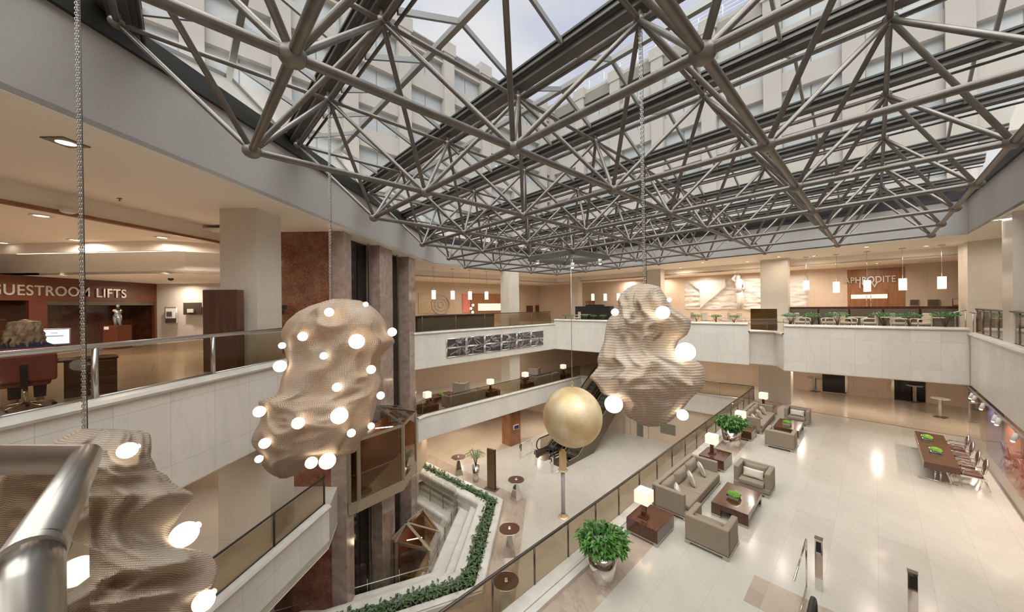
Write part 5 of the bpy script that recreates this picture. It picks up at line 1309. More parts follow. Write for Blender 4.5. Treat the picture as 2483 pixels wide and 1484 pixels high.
bs = [(1371, 777, .62, 'far left one of the pair left of the glass corner'), (1388, 777, .62, 'second from the left end'), (1419, 777, .62, 'third from the left end'), (1439, 778, .62, 'fourth from the left end'), (1462, 778, .66, 'just left of the right net'), (1689, 781, .75, 'first one right of the net'), (1736, 782, .75, 'middle one between the net and the glass screen'), (1780, 782, .72, 'just left of the dark glass screen'),
      (1917, 784, .95, 'first one right of the glass screen'), (1969, 785, .95, 'before the marble column edge'), (2030, 787, 1.05, 'below the left terrace pendant'), (2142, 788, 1.05, 'below the restaurant name'), (2205, 789, 1.0, 'right of the restaurant doors'), (2292, 791, 1.08, 'rightmost on the parapet by the steps rail')]
for k, (px, py, s, lab) in enumerate(bs):
    A_, B_ = (A_far2[0], A_far2[1]) if px < 1820 else (A_far3[0], A_far3[1])
    A2, B2 = add(A_, (GA, .28)), add(B_, (GA, .28)); a = V(px, py, A2, B2); i = k % 3
    o = protos[i] if not used[i] else dup(protos[i], (0, 0, 0)); used[i] = True
    o.location = (a[0], a[1], LAF + .06); o.rotation_euler = (0, 0, k * 1.3); o.scale = (s, s, s); o['label'] = 'green terrace shrub, ' + lab
def make_rchair(lab):
    t = thing('terrace_chair', (0, 0, 0), 0, lab, 'chair', 'cream terrace chairs behind the shrubs')
    build('seat', M().box(-.27, .27, -.27, .25, .40, .50), T['chaircream'], t, bev=.03); build('backrest', M().box(-.27, .27, .22, .30, .40, .98), T['chaircream'], t, bev=.03)
    for sx in (-1, 1):
        build('leg', M().tube((sx * .26, -.25, 0), (sx * .26, -.25, .42), .018, 8), T['steel'], t); build('leg', M().tube((sx * .26, .25, 0), (sx * .26, .25, .42), .018, 8), T['steel'], t)
        build('armrest', M().path([(sx * .29, .24, .68), (sx * .29, -.1, .70), (sx * .29, -.27, .66), (sx * .28, -.27, .42)], .022, 8), T['cap'], t)
    return t
def make_rtable(lab):
    t = thing('terrace_table', (0, 0, 0), 0, lab, 'table', 'small terrace tables behind the shrubs')
    build('tabletop', M().box(-.38, .38, -.38, .38, .72, .75), T['chaircream'], t, bev=.01); build('pedestal', M().tube((0, 0, .02), (0, 0, .72), .035, 10), T['bronze'], t); build('base', M().lathe((0, 0, 0), [(.001, .03), (.25, .03), (.25, 0), (.001, 0)], 18, False), T['bronze'], t); return t
rc = make_rchair('x'); rt = make_rtable('x'); rc1 = rt1 = False
def onterr(px, off): 
    A_, B_ = (A_far2[0], A_far2[1]) if px < 1850 else (A_far3[0], A_far3[1]); return V(px, 780, add(A_, (GA, off)), add(B_, (GA, off)))[:2]
for px, rz, lab in ((1398, 1, 'at the far left of the terrace'), (1670, .8, 'right next to the right net'), (1715, 2.4, 'below the relief sail'), (1757, .6, 'below the relief figure'), (1803, 2.6, 'left of the dark glass screen'), (1903, .8, 'right of the glass screen'), (1945, 2.6, 'beside the marble column'), (2012, .5, 'left of the restaurant doors'), (2056, 2.5, 'seen from the side below the name letters'), (2108, .3, 'in the open gap between two shrubs'), (2182, 2.6, 'between the shrubs right of the doors'), (2232, .6, 'under the dark framed notice')):
    x, y = onterr(px, 1.25); o = rc if not rc1 else dup(rc, (0, 0, 0)); rc1 = True
    o.location = (x, y, ZAF); o.rotation_euler = (0, 0, ANG - pi / 2 + (rz - 1.5) * 1.2); o['label'] = 'cream armchair on the terrace, ' + lab
for px, lab in ((1422, 'near the black service counter'), (1736, 'under the relief'), (1925, 'beside the marble column'), (2080, 'in front of the restaurant doors'), (2160, 'right of the restaurant doors'), (2262, 'nearest the steps')):
    x, y = onterr(px, 2.1); o = rt if not rt1 else dup(rt, (0, 0, 0)); rt1 = True; o.location = (x, y, ZAF); o.rotation_euler = (0, 0, ANG); o['label'] = 'small cream terrace table ' + lab
x0, y0 = onterr(1915, 4.0); x1, y1 = onterr(2330, 3.6)
t = thing('banquette', (0, 0, 0), 0, 'long dark grey banquette with a dark wood ledge behind the terrace tables', 'banquette')
n = 5
for k in range(n):
    a, b = lerp((x0, y0), (x1, y1), k / n + .006), lerp((x0, y0), (x1, y1), (k + 1) / n - .006)
    build('back_section', M().wall([a, b], ZAF + .45, ZAF + 1.16, .18), T['banq'], t); build('seat_section', M().wall(offline([a, b], -.5), ZAF + .1, ZAF + .48, .5), T['banq'], t)
build('ledge', M().wall(offline([(x0, y0), (x1, y1)], .16), ZAF, ZAF + 1.30, .3), T['darkwood'], t)
a = D(2337, 780, 15.6); t = thing('steps_handrail', (0, 0, 0), 0, 'pair of steel handrails with posts beside the terrace steps', 'handrail')
p0, p1 = D(2270, 766, 16.6), D(2343, 752, 15.7); build('rail', M().tube(p0, p1, .025, 8), T['steel'], t); 
for px in (2316, 2326, 2341): q_ = D(px, 757, 15.9); build('post', M().tube((q_[0], q_[1], ZAF), q_, .02, 8), T['steel'], t)
p0, p1 = D(2352, 757, 15.8), D(2404, 768, 16.4); build('rail', M().tube(p0, p1, .025, 8), T['steel'], t)
for px in (2360,): q_ = D(px, 757, 15.9); build('post', M().tube((q_[0], q_[1], ZAF), q_, .02, 8), T['steel'], t)
p0, p1 = D(2348, 731, 18.5), D(2470, 738, 17.8); t = thing('dark_partition', (0, 0, 0), 0, 'low dark wood partition behind the right marble column', 'partition'); build('panel', M().wall([p0[:2], p1[:2]], ZAF, ZAF + 1.8, .2), T['darkwood'], t)
tag(build('window_glow', M().wall([D(2436, 700, 19.5)[:2], D(2458, 700, 19.3)[:2]], ZAF + 1.7, CZ + 1.3, .05), T['screen']), 'bright daylit window seen between the two right columns', 'window')
# metal art panels on the front of the far left gallery
A, B = A_far1[1], A_far1[2]
corners = [(1080, 822), (1317, 801), (1316, 836), (1080, 868)]
P = [V(*c, A, B) for c in corners]
def art(u, v): 
    a = [P[0][k] * (1 - u) + P[1][k] * u for k in range(3)]; b = [P[3][k] * (1 - u) + P[2][k] * u for k in range(3)]; return [a[k] * (1 - v) + b[k] * v for k in range(3)]
T['artback'] = mat('dark_silver_sheet', (.16, .15, .16), .25, .9); T['artbar'] = mat('bright_silver_slats', (.72, .70, .70), .25, .85)
ux, uy = GA; nx, ny = GA[1], -GA[0]; r = random.Random(9)
for rr in range(2):
    for c in range(6):
        u0, u1, v0, v1 = c / 6 + .006, (c + 1) / 6 - .006, rr * .5 + .02, rr * .5 + .48
        q4 = [art(u0, v1), art(u1, v1), art(u1, v0), art(u0, v0)]; e = lambda p, f: (p[0] + nx * f, p[1] + ny * f, p[2])
        t = thing('metal_art_panel', (0, 0, 0), 0, 'square metal relief panel, %s row, %s from the left' % (('upper', 'lower')[rr], ('first', 'second', 'third', 'fourth', 'fifth', 'last')[c]), 'wall art', 'silver relief panels on the gallery front')
        build('back_sheet', M().face([e(p, .06) for p in q4]), T['artback'], t)
        m = M()
        for i in range(4): m.tube(e(q4[i], .08), e(q4[(i + 1) % 4], .08), .035, 4)
        build('frame', m, T['artbar'], t); m = M(); cu, cv = u0 + (u1 - u0) * r.uniform(.2, .8), v0 + (v1 - v0) * r.choice((.1, .5, .9))
        for k in range(15):
            an = r.uniform(0, 6.28); l = r.uniform(.3, 1.1); a = art(cu + .01 * cos(an), cv + .04 * sin(an)); b = art(min(max(cu + l * .12 * cos(an), u0), u1), min(max(cv + l * .5 * sin(an), v0), v1)); w_ = r.uniform(.01, .035)
            m.hexa([e(a, .075), e(b, .075), e(b, .13), e(a, .13)], [(*e(a, .075)[:2], a[2] + w_), (*e(b, .075)[:2], b[2] + w_ * 2.2), (*e(b, .13)[:2], b[2] + w_ * 2.2), (*e(a, .13)[:2], a[2] + w_)])
        build('slats', m, T['artbar'], t)

# ------------------------------------------------------------------ lift lobby: sign wall, statue, desk, person
A, B = WL; SG = -19.25
Y0, Y1 = 11.6, D(380, 700, 1)[1]; yend = SG / (lev(380, 740)[0] / FPX)
t = thing('sign_wall', (0, 0, 0), 0, 'red-brown wood wall with raised guestroom lift letters over two dark openings', 'sign wall')
build('lintel', M().box(-19.4, SG, 9.5, yend, CZ + .42, LOB), T['signwood'], t)
for y0, y1 in ((9.5, 9.9), (13.75, 14.3)): build('pier', M().box(-19.4, SG - .02, y0, y1, ZA, CZ + .42), T['signwood'], t)
build('end_pier', M().box(-19.4, SG, yend - .12, yend, ZA, CZ + .42), T['signwood'], t)
build('back_panel', M().box(-20.6, -20.5, 9, yend + 1.5, ZA, CZ + .6), T['signwood'] if False else T['darkwood'], t)
build('niche_side', M().box(-20.6, SG - .05, yend - .05, yend, ZA, CZ + .42), T['darkwood'], t)
build('steel_soffit', M().box(-20.5, SG - .03, 14.3, yend - .1, CZ + .24, CZ + .42), T['bronze'], t)
for z in (ZA + .9, ZA + 1.35): build('shelf', M().box(-20.5, -20.1, 11.5, 13.7, z, z + .04), T['signwood'], t)
def onSG(px): return SG * FPX / lev(px, 710)[0]
text3d('GUESTROOM', 'letters', (SG, onSG(-32)), (SG, onSG(215)), CZ + .62, .42, .02, T['letter'], t, .03, .012)
text3d('LIFTS', 'letters', (SG, onSG(232)), (SG, onSG(304)), CZ + .60, .42, .02, T['letter'], t, .03, .012)
def wedge(): pass
t = thing('pedestal', (0, 0, 0), 0, 'red-brown wooden pedestal with a small white label, under the statue', 'pedestal')
px_, py_ = D(285, 790, 15.3)[:2]; build('block', M().box(px_ - .3, px_ + .3, py_ - .3, py_ + .3, ZA, D(285, 789, 15.3)[2]), T['signwood'], t, bev=.01); build('label_plate', M().box(px_ - .24, px_ - .04, py_ - .31, py_ - .30, D(285, 798, 15.3)[2], D(285, 791, 15.3)[2]), T['paper'], t)
zb = D(285, 789, 15.3)[2]; t = thing('statue', (px_, py_, zb), 0, 'small silver-blue female torso statue with a pale globe on the wooden pedestal', 'statue'); m = M()
m.path([(-.09, 0, 0), (-.10, 0, .14), (-.09, 0, .28), (-.05, 0, .42)], [.045, .05, .085, .10], 10); m.path([(.12, 0, 0), (.09, 0, .14), (.08, 0, .28), (.05, 0, .42)], [.045, .05, .085, .10], 10)
m.ell((0, 0, .42), .15, .11, .10); m.path([(0, 0, .42), (0, 0, .55), (0, 0, .68)], [.13, .085, .12], 10); m.ell((.02, 0, .86), .06, .06, .08)
build('body', m, mat('silver_blue_metal', (.42, .48, .52), .3, .7), t)
build('ring_arms', M().path([(.17 * cos(a * pi / 8), .03, .62 + .13 * sin(a * pi / 8)) for a in range(16)], .018, 6, closed=True), T['bronze'], t); build('globe', M().ell((-.03, -.08, .66), .08, .06, .06), T['candle'], t)
A, B = (-19.3, 18.55), (-9.3, 18.55)
o, (p, q, zb, zt) = wallitem('poster_frame', A, B, ((404, 745), (430, 783)), T['paper'], 'framed white and dark poster on the beige lobby wall', 'poster')
y = q[0][1] - .01; xa, xb = sorted((q[0][0], q[1][0])); hh = zt - zb
build('dark_band', M().box(xa, xb, y - .01, y, zb, zb + hh * .3), T['bronze'], o); build('photo', M().box(xa + .07, xb - .22, y - .01, y, zb + hh * .42, zb + hh * .72), T['piping'], o); build('frame', M().path([(xa, y, zb), (xb, y, zb), (xb, y, zt), (xa, y, zt)], .02, 4, closed=True), T['steel'], o)
wallitem('dark_niche', A, B, ((447, 734), (490, 763)), T['bronze'], 'dark square niche in the beige lobby wall', 'niche')
wallitem('wall_plaque', (A[0], A[1] - .1), (B[0], B[1] - .1), ((456, 749), (471, 758)), T['cush'], 'small pale oval plaque inside the dark lobby niche', 'plaque')
t = thing('info_pylon', (0, 0, 0), 0, 'tall dark wood information pylon standing behind the left gallery railing', 'pylon')
a, b = D(491, 700, 9.35), D(574, 700, 9.35); build('board', M().box(a[0], b[0], 9.35, 9.6, ZA, D(530, 703, 9.35)[2]), T['darkwoodv'], t, bev=.005); build('top_cap', M().box(a[0], b[0] - .1, 9.4, 9.6, D(530, 703, 9.35)[2], D(530, 701, 9.35)[2]), T['steel'], t)
t = thing('small_display', (0, 0, 0), 0, 'small grey stepped display rack against the red marble wall', 'display'); a = D(662, 757, 12.6)
for k in range(3): build('tray', M().box(a[0], a[0] + .42 - .12 * k, 12.3, 12.75, D(662, 739 + 12 * (k + 1), 12.6)[2], D(662, 739 + 12 * k, 12.6)[2] - .02), T['gutter'], t)
build('stand', M().box(a[0] + .05, a[0] + .12, 12.5, 12.6, ZA, D(662, 775, 12.6)[2]), T['gutter'], t)
# desk with monitor, laid out in the frame of the chair (x to the right, y away from the viewer)
cx, cy = D(62, 985, 5.95)[:2]; RZ = radians(52)
t = thing('office_desk', (cx, cy, ZA), RZ, 'dark wood desk with a column of small drawer knobs behind the railing', 'desk')
build('desktop', M().box(-1.2, 1.1, .62, 1.3, .70, .74), T['darkwood'], t, bev=.005); cb = build('cabinet', M().box(.40, 1.08, .64, 1.28, 0, .70), T['darkwood'], t)
for k in range(4):
    d_ = build('drawer', M().box(.42, 1.06, .62, .64, .03 + .165 * k, .18 + .165 * k), T['darkwood'], t, bev=.003)
    for kx in (.72, .76): build('knob', M().ell((kx, .605, .12 + .165 * k), .013, .013, .013, 8, 6), T['chrome'], d_)
build('side_panel', M().box(-1.2, -1.16, .62, 1.28, 0, .70), T['darkwood'], t)
t = thing('monitor', (cx, cy, ZA), RZ, 'lit computer monitor on the desk in front of the seated woman', 'monitor')
build('housing', M().box(-.07, .49, .93, .97, 1.03, 1.35), T['steel'], t, bev=.005); build('screen', M().box(-.05, .47, .925, .932, 1.05, 1.33), T['screen'], t); build('toolbar', M().box(-.02, .40, .920, .925, 1.20, 1.212), T['gutter'], t); build('menu_text', M().box(.25, .33, .920, .925, 1.26, 1.268), T['gutter'], t)
build('stand', M().box(.17, .25, .96, 1.0, .76, 1.2).box(.08, .34, .88, 1.08, .74, .76), T['black'], t)
# office chair
t = thing('office_chair', (cx, cy, ZA), RZ, 'burgundy swivel office chair on a five-star chrome base, back to the railing', 'office chair')
build('backrest', M().box(-.34, .34, -.28, -.21, .50, 1.08), T['burg'], t, bev=.04, seg=3); build('seat', M().box(-.27, .27, -.22, .26, .42, .51), T['burg'], t, bev=.03)
build('gas_lift', M().tube((0, 0, .10), (0, 0, .42), .028, 12), T['chrome'], t)
build('back_bar', M().box(-.04, .04, -.30, -.26, .40, .8), T['black'], t)
for k in range(5):
    a = k * 2 * pi / 5 + .3; l = build('base_arm', M().path([(0, 0, .12), (.16 * cos(a), .16 * sin(a), .11), (.31 * cos(a), .31 * sin(a), .07)], [.026, .022, .016], 8), T['chrome'], t)
    build('caster', M().tube((.31 * cos(a) - .02 * sin(a), .31 * sin(a) + .02 * cos(a), .03), (.31 * cos(a) + .02 * sin(a), .31 * sin(a) - .02 * cos(a), .03), .03, 10), T['black'], l)
# seated woman, seen from behind
t = thing('person', (cx, cy, ZA), RZ, 'woman with long wavy brown hair and navy jacket, seated at the desk facing away', 'person')
def skin(name, joints, edges, radii, mt, sub=2):
    me = bpy.data.meshes.new(name); me.from_pydata(joints, edges, []); o = bpy.data.objects.new(name, me); C.objects.link(o); o.parent = t
    o.modifiers.new('skin', 'SKIN'); 
    if not me.skin_vertices: 
        with bpy.context.temp_override(object=o, active_object=o): pass
    return o, me
J = {}
body = M()     # body as one continuous lofted figure: hips - torso - neck - head, legs and arms
hz = .50
body.path([(0, 0, hz), (0, -.02, hz + .18), (0, -.03, hz + .38), (0, -.02, hz + .50), (0, 0, hz + .56), (0, .01, hz + .62)], [.155, .14, .165, .15, .07, .05], 16)
body.ell((0, .02, hz + .74), .078, .095, .115, 18, 12); body.ell((0, .115, hz + .72), .012, .02, .018, 8, 6)
for sx in (-1, 1):
    body.ell((sx * .08, .02, hz + .735), .012, .02, .03, 8, 6)
    body.path([(sx * .09, -.02, hz + .02), (sx * .11, .22, hz + .02), (sx * .12, .44, hz - .0), (sx * .12, .45, hz - .2), (sx * .12, .42, .10), (sx * .12, .44, .05), (sx * .12, .56, .035)], [.10, .085, .065, .055, .042, .045, .03], 12)
    body.path([(sx * .13, -.02, hz + .47), (sx * .20, -.01, hz + .42), (sx * .24, .05, hz + .22), (sx * .20, .28, hz + .20), (sx * .14, .45, hz + .25), (sx * .12, .50, hz + .25)], [.06, .055, .045, .036, .028, .03], 12)
    for f_ in range(4): body.path([(sx * .12 + (f_ - 1.5) * .018, .50, hz + .255), (sx * .12 + (f_ - 1.5) * .02, .55 + .008 * (f_ in (1, 2)), hz + .262), (sx * .12 + (f_ - 1.5) * .02, .58 + .008 * (f_ in (1, 2)), hz + .245)], [.0095, .009, .007], 6)
    body.path([(sx * .12 - sx * .03, .485, hz + .25), (sx * .12 - sx * .05, .52, hz + .25), (sx * .12 - sx * .05, .545, hz + .245)], [.010, .009, .007], 6)
ob = build('body', body, T['skin'], t); rm = ob.modifiers.new('remesh', 'REMESH'); rm.mode = 'VOXEL'; rm.voxel_size = .011; rm.use_smooth_shade = True
jk = M(); jk.path([(0, -.01, hz + .02), (0, -.02, hz + .18), (0, -.03, hz + .38), (0, -.02, hz + .50), (0, -.01, hz + .55)], [.175, .16, .185, .165, .08], 18)
for sx in (-1, 1): jk.path([(sx * .13, -.02, hz + .47), (sx * .205, -.01, hz + .42), (sx * .245, .05, hz + .22), (sx * .205, .28, hz + .20), (sx * .145, .44, hz + .25)], [.075, .07, .06, .05, .042], 14)
ob = build('jacket', jk, T['blue'], t); rm = ob.modifiers.new('remesh', 'REMESH'); rm.mode = 'VOXEL'; rm.voxel_size = .014; rm.use_smooth_shade = True
pt_ = M()
for sx in (-1, 1): pt_.path([(sx * .07, -.02, hz + .02), (sx * .11, .22, hz + .03), (sx * .12, .44, hz), (sx * .12, .455, hz - .2), (sx * .12, .43, .10)], [.13, .10, .08, .068, .06], 14)
build('trousers', pt_, T['black'], t)
hr = M(); r = random.Random(8)
hr.ell((0, -.01, hz + .755), .10, .115, .12, 18, 12)
for k in range(90):
    az = r.uniform(pi * .92, pi * 2.08); R = r.uniform(.075, .125); x0, y0 = R * cos(az), R * 1.05 * sin(az) - .0; pts = []; ph = r.uniform(0, 6)
    Lh = r.uniform(.30, .44)
    for s in range(9):
        q = s / 8; sp = 1 + .55 * q; pts.append((x0 * sp + .018 * sin(ph + q * 14), y0 * (1 + .3 * q) - .02 * q + .014 * cos(ph + q * 12), hz + .84 - q * Lh - .02 * R))
    hr.path(pts, [.016, .022, .024, .025, .025, .024, .021, .015, .006], 6)
oh = build('hair', hr, T['hair'], t); rm = oh.modifiers.new('remesh', 'REMESH'); rm.mode = 'VOXEL'; rm.voxel_size = .009; rm.use_smooth_shade = True
t.location = (cx, cy, ZA + .02); t.scale = (1.12, 1.0, 1.12)

# ------------------------------------------------------------------ glass lifts in the core
def cab(pts, z0, z1, lab, roofh):
    t = thing('glass_lift', (0, 0, 0), 0, lab, 'lift')
    n = len(pts); cx = sum(p[0] for p in pts) / n; cy = sum(p[1] for p in pts) / n
    build('floor_box', M().prism(pts, z0 - .45, z0), T['lightbronze'], t)
    build('top_ring', M().wall(pts, z1 - .12, z1, .08, closed=False), T['lightbronze'], t)
    for i in range(n):
        p = pts[i]; q = lerp(p, (cx, cy), .03); build('corner_post', M().box(q[0] - .06, q[0] + .06, q[1] - .06, q[1] + .06, z0, z1), T['lightbronze'], t)
    for i in range(n - 1):
        a, b = lerp(pts[i], pts[i + 1], .05), lerp(pts[i], pts[i + 1], .95); build('glass_panel', M().wall([a, b], z0, z1 - .12, .015), T['cabglass'], t)
    build('inner_rail', M().path([(*lerp(p, (cx, cy), .1), z0 + .95) for p in pts], .03, 8), T['lightbronze'], t)
    build('back_wall', M().wall([lerp(pts[0], (cx, cy), .12), lerp(pts[-1], (cx, cy), .12)], z0, z1, -.08), T['signwood'], t)
    apx = (cx - .5, cy, z1 + roofh); m = M()
    for i in range(n - 1): m.face([(*pts[i], z1), (*pts[i + 1], z1), apx])
    build('roof_glass', m, T['cabglass'], t); build('roof_plate', M().face([(*pts[0], z1 + .01), (*pts[1], z1 + .01), apx]), T['lightbronze'], t)
    for p in pts: m = M(); m.hexa(*([[(p[0] - .05, p[1] - .05, z1), (p[0] + .05, p[1] - .05, z1), (p[0] + .05, p[1] + .05, z1), (p[0] - .05, p[1] + .05, z1)], [(apx[0] - .05, apx[1] - .05, apx[2]), (apx[0] + .05, apx[1] - .05, apx[2]), (apx[0] + .05, apx[1] + .05, apx[2]), (apx[0] - .05, apx[1] + .05, apx[2])]])); build('roof_bar', m, T['gutter'] if z0 > 0 else T['lightbronze'], t)
    build('ceiling_tube', M().tube((cx - .4, cy - .3, z1 - .15), (cx + .3, cy - .1, z1 - .15), .02, 8), T['bulb'], t)
    ld = bpy.data.lights.new('lift_lamp', 'POINT'); ld.energy = 14 * LS; ld.color = WARM; ld.shadow_soft_size = .15; lo = bpy.data.objects.new('lift_lamp', ld); C.objects.link(lo); lo.parent = t; lo.location = (cx, cy, z1 - .3)
    return t
zc0 = CZ - 7.9
cab([(-6.25, 13.0), (-5.98, 13.2), (-4.72, 14.8), (-4.68, 16.6), (-5.9, 17.6)], zc0 + .5, CZ - 5.02, 'glass lift cabin with bronze frame, hanging in front of the marble core', .75)
cab([(-6.0, 16.9), (-5.75, 16.7), (-3.95, 16.1), (-3.75, 17.4), (-5.1, 19.4)], -2.9, CZ - 11.35, 'lower glass lift cabin with a faceted bronze roof, down in the pit', .55)
# plants and mirrored slope panel visible low at the left
tag(build('slide_panel', M().box(-7.2, -6.3, 9.9, 12.3, -1.2, -1.0).xf(Matrix.Translation((1.0, 1.0, -.9)) ) , T['cap'], bev=.08, seg=4), 'pale rounded stone bench end low in the pit beside the marble wall', 'bench')

# ------------------------------------------------------------------ escalator level
def make_cocktail(lab):
    t = thing('cocktail_table', (0, 0, 0), 0, lab, 'table', 'round cocktail tables beside the pit')
    build('tabletop', M().lathe((0, 0, 0), [(.001, 1.10), (.44, 1.10), (.455, 1.115), (.44, 1.13), (.001, 1.13)], 36, False), T['woodcol'], t, label='round wood top'); build('edge_ring', M().path([(.455 * cos(a * pi / 18), .455 * sin(a * pi / 18), 1.115) for a in range(36)], .014, 6, closed=True), T['chrome'], t)
    build('pyramid_base', M().taper(0, 0, 0, 1.10, .27, .27, .035, .035), T['chrome'], t, label='mirror-polished pyramid'); 
    build('card_holder', M().box(-.05, .05, -.07, .07, 1.13, 1.14).box(-.045, .045, -.01, .01, 1.14, 1.22), T['paper'], t); return t
ct = make_cocktail('round wood cocktail table on a mirror pyramid, beside the palm pot'); ct.location = (*W(1112, 1150, 0), 0); ct.rotation_euler = (0, 0, .3)
for (px, py), rz, lab in (((1252, 1211), .75, 'round cocktail table beside the bronze totem, in the middle of the row'), ((1236, 1343), .05, 'round cocktail table half hidden by the long glass railing'), ((1228, 1484), .1, 'round cocktail table seen through the long railing glass, nearest')):
    dup(ct, (*W(px, py, 0), 0), rz, lab)
t = thing('bronze_totem', (*W(1192, 1186, 0), 0), -.55, 'tall narrow bronze totem board on a dark base plate', 'totem')
build('board', M().box(-.28, .28, -.06, .06, .03, 2.42), T['gold'] if False else mat('bronze_gradient_board', (.30, .19, .10), .3, .6), t, bev=.004); build('side_edge', M().box(.275, .30, -.062, .062, .03, 2.42), T['black'], t); build('base_plate', M().box(-.42, .42, -.24, .24, 0, .03), T['piping'], t)
def palm(lab):
    t = thing('potted_palm', (0, 0, 0), 0, lab, 'potted plant'); build('pot', M().lathe((0, 0, 0), [(.001, 0), (.17, 0), (.245, 1.0), (.225, 1.0), (.2, .92), (.001, .92)], 28), T['chrome'], t)
    m = M(); st = M(); r = random.Random(5)
    for k in range(13):
        az = k * 2.4; rr = r.uniform(.45, .8); pts = [(0, 0, .92), (.15 * rr * cos(az), .15 * rr * sin(az), 1.4), (.45 * rr * cos(az), .45 * rr * sin(az), 1.8 + .15 * r.random()), (.9 * rr * cos(az), .9 * rr * sin(az), 1.75)]
        st.path(pts, [.012, .01, .007, .003], 5)
        for s in range(14):
            q = .35 + s / 14 * .65; i = min(int(q * 3), 2); f_ = q * 3 - i; p = Vector(pts[i]).lerp(Vector(pts[i + 1]), f_); d = (Vector(pts[i + 1]) - Vector(pts[i])).normalized(); sd_ = d.cross(Vector((0, 0, 1)))
            for sg in (-1, 1): leafcard(m, p, d * .8 + sd_ * sg + Vector((0, 0, -.1)), (0, 0, 1), .30 * (1.1 - q * .6), .012, .2, .5)
    build('fronds', m, T['bonleaf'], t); build('stems', st, T['trunk'], t); return t
pm = palm('palm in a tall polished steel pot beside the bronze totem'); pm.location = (*W(1154, 1168, 0), 0)
t = thing('candle_sculpture', (*W(1366, 1254, 0), 0), 0, 'tall candle-like amber sculpture on a grey pole under the gold sphere', 'sculpture')
build('base_flange', M().lathe((0, 0, 0), [(.001, .04), (.27, .04), (.28, 0)], 28), T['gold'], t); build('collar', M().lathe((0, 0, 0), [(.14, .04), (.12, .22)], 20), T['gold'], t)
build('pole', M().tube((0, 0, .04), (0, 0, 2.42), .105, 20), T['gutter'] if False else mat('grey_pole', (.42, .40, .42), .35), t); build('drip_dish', M().lathe((0, 0, 0), [(.11, 2.34), (.14, 2.38), (.25, 2.44), (.25, 2.47), (.1, 2.47)], 28), T['gold'], t)
build('candle_body', M().lathe((0, 0, 0), [(.15, 2.47), (.17, 2.55), (.19, 2.6), (.19, 3.38), (.12, 3.44), (.09, 3.46), (.09, 3.52), (.001, 3.55)], 20), T['candle'], t)
x, y = W(1237, 1040, 0); 
a = add(n1, (GA, .55), (GB, -.06)); t = thing('column_screen', (0, 0, 0), 0, 'small dark info screen on the brown wood column', 'screen'); build('housing', M().box(-.28, .28, -.05, .05, 1.25, 1.6).xf(Matrix.Translation((*a, 0)) @ Matrix.Rotation(ANG, 4, 'Z')), T['white'], t, bev=.01); build('display', M().box(-.24, .24, -.06, -.05, 1.29, 1.56).xf(Matrix.Translation((*a, 0)) @ Matrix.Rotation(ANG, 4, 'Z')), T['lapis'], t)
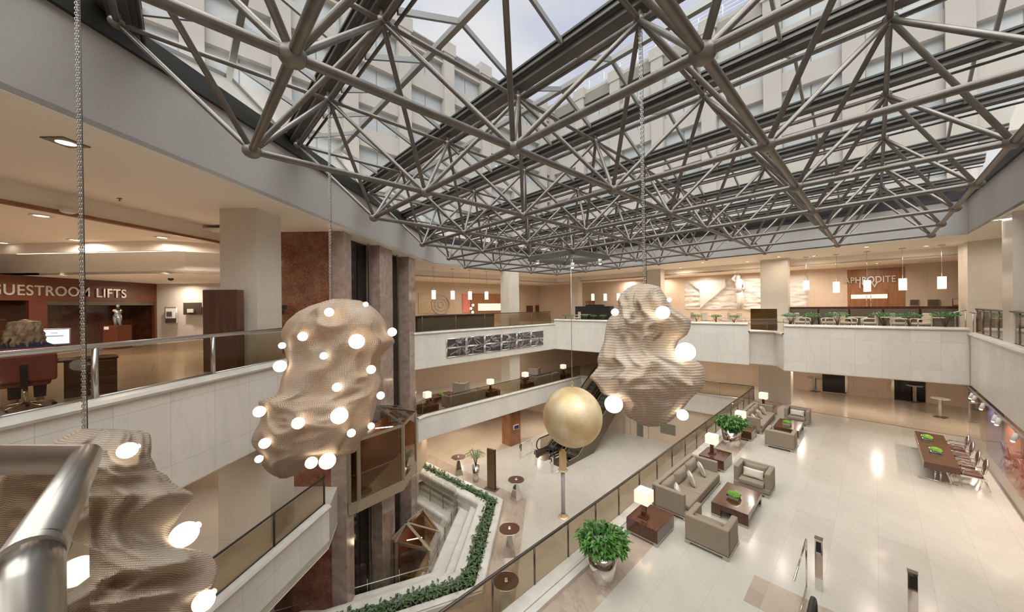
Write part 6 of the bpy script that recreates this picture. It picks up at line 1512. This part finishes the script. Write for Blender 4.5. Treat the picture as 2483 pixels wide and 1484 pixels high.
# escalators
def escalator(b0, b1, a0, z0, z1, lab, side=True, sgn=1, top_flat=1.5, slope=33, half=False):
    t = thing('escalator', (*AB(a0, (b0 + b1) / 2), z0), ANG if sgn > 0 else ANG + pi, lab, 'escalator'); H = z1 - z0; tn = math.tan(radians(slope)); f0 = 1.3; run = abs(H) / tn; hw = abs(b1 - b0) / 2; sg = 1 if H > 0 else -1
    def prof(off): return [(0, off), (f0, off), (f0 + run, H + off), (f0 + run + top_flat, H + off)]
    def sideplate(y0, y1):
        up = [(0, .30), (f0, .30), (f0 + run, H + .30), (f0 + run + top_flat, H + .30)]; dn = [(f0 + run + top_flat, H - .9), (f0 + run + .3, H - .9), (f0 + 1.9, -.0 if H > 0 else -1.6), (0, -.0 if H > 0 else -.8)]
        pl_ = up + dn; k = len(pl_); fr = [(x, y0, z) for x, z in pl_]; bk = [(x, y1, z) for x, z in pl_]; m = M(); tri_ = tessellate_polygon([[Vector((x, z, 0)) for x, z in pl_]])
        m.add(fr, [tuple(q) for q in tri_]); m.add(bk, [tuple(reversed(q)) for q in tri_]); m.add(fr + bk, [(j, (j + 1) % k, k + (j + 1) % k, k + j) for j in range(k)]); return m
    build('side_panel', sideplate(-hw, -hw + .12), T['bronze'], t); build('side_panel', sideplate(hw - .12, hw), T['bronze'], t)
    for y in (-hw + .09, hw - .09):
        pts = [(.45 - .42 * cos(k * pi / 8 - pi / 2) , y, .66 + .42 * sin(k * pi / 8 - pi / 2)) for k in range(9)]
        pts = [(.45, y, .24)] + [(.45 - .42 * sin(k * pi / 8), y, .66 - .42 * cos(k * pi / 8)) for k in range(1, 9)] + [(f0 + .1, y, 1.08)] + [(f0 + run - .1, y, H + 1.08), (f0 + run + top_flat, y, H + 1.08)]
        build('handrail', M().path(pts, .045, 10), T['blackrub'], t)
        g = [(.45, .30), (.45, 1.04), (f0, 1.04), (f0 + run, H + 1.04), (f0 + run + top_flat, H + 1.04), (f0 + run + top_flat, H + .3), (f0 + run, H + .3), (f0, .3)]
        m = M(); tri_ = tessellate_polygon([[Vector((x, z, 0)) for x, z in g]]); m.add([(x, y, z) for x, z in g], [tuple(q) for q in tri_]); o = build('balustrade_glass', m, T['balglass'], t); o.modifiers.new('s', 'SOLIDIFY').thickness = .01
        build('trim_strip', M().path([(0, y, .31), (f0, y, .31), (f0 + run, y, H + .31), (f0 + run + top_flat, y, H + .31)], .03, 6), T['lightbronze'], t)
    m = M(); n = int(run / .4)
    for k in range(n + 3):
        x = f0 - .4 + k * .4; z = min(max((x - f0 + .4) * tn, 0), abs(H)) * sg; m.box(x, x + .4, -hw + .14, hw - .14, z - .24, z)
    build('steps', m, T['gutter'], t); build('landing_plate', M().box(-.4, f0 - .35, -hw + .12, hw - .12, -.02, .012), T['steel'], t); build('truss_underside', M().hexa([(f0 + 1.9, -hw + .12, 0), (f0 + run + .3, -hw + .12, H - .9), (f0 + run + .3, hw - .12, H - .9), (f0 + 1.9, hw - .12, 0)], [(f0 + 1.9, -hw + .12, .05), (f0 + run + .3, -hw + .12, H - .85), (f0 + run + .3, hw - .12, H - .85), (f0 + 1.9, hw - .12, .05)]) if H > 0 else M().box(0, f0, -hw + .13, hw - .13, -.3, -.25), T['bronze'], t)
    return t
escalator(14.5, 15.9, 18.85, 0, ZB, 'near escalator of the pair rising behind the gold sphere'); escalator(16.05, 17.45, 18.85, 0, ZB, 'far escalator of the pair, left of the near one')
escalator(-.55, .95, 8.95, ZB, ZB - 3.6, 'escalator going down from the lounge at the bottom edge of the view', sgn=-1)
def gate(name, P0, z, lab, framed=None, h=1.05):
    t = thing(name, (*P0, z), ANG, lab, 'post'); m = M().box(-.06, .06, -.07, .07, 0, h); build('post', m, T['chrome'], t, bev=.004); build('sensor', M().box(-.062, -.058, -.045, .045, h - .3, h - .06), T['black'], t); build('top_cap', M().box(-.065, .065, -.075, .075, h, h + .012), T['bronze'], t)
    if framed:
        x0, x1, y = framed; f = M()
        for a, b in (((x0, .1), (x1, .1)), ((x1, .1), (x1, h)), ((x1, h), (x0, h))): f.tube((a[0], y, a[1]), (b[0], y, b[1]), .018, 6)
        build('guard_frame', f, T['chrome'], t)
    return t
gate('escalator_post', W(1262, 1112, 0), 0, 'left chrome post with guard frame before the far escalator', (.05, 1.2, 0)); gate('escalator_post', W(1298, 1128, 0), 0, 'middle chrome post in front of the two escalators'); gate('escalator_post', W(1339, 1147, 0), 0, 'right chrome post with guard frame before the near escalator', (.05, 1.1, -.25))
gate('escalator_post', AB(10.7, .95), ZB, 'chrome sensor post with thin guard frame at the lounge escalator', (-2.0, -.25, .2), 1.2); gate('escalator_post', AB(10.7, -.48), ZB, 'chrome sensor post right of the lounge escalator', None, 1.2)
# wall fittings of the escalator level
A, B = W(1482, 1041, 0), W(1600, 1069, 0)
struct('wall_far', M().wall([(A[0] - (B[0] - A[0]) * .6, A[1] - (B[1] - A[1]) * .6), (B[0] + (B[0] - A[0]) * 3.2, B[1] + (B[1] - A[1]) * 3.2)], 0, BB, .1), T['wallstone'])
wallitem('doorway', A, B, ((1545, 1015), (1562, 1058)), T['olive'], 'recessed doorway in the stone wall under the lounge, below the net', 'doorway'); wallitem('stone_pilaster', A, B, ((1518, 1005), (1530, 1052)), T['frost'], 'pale stone pilaster left of the recessed doorway', 'pilaster', .25); wallitem('stone_pilaster', A, B, ((1562, 1005), (1573, 1064)), T['frost'], 'pale stone pilaster right of the recessed doorway', 'pilaster', .25)
wallitem('shop_window', A, B, ((1602, 1028), (1638, 1052)), T['olive'], 'grey window in the stone wall behind the net globe', 'window')
t = thing('corner_stone_ledge', (0, 0, 0), 0, 'x', 'x'); bpy.data.objects.remove(t)
bpy.context.view_layer.update()
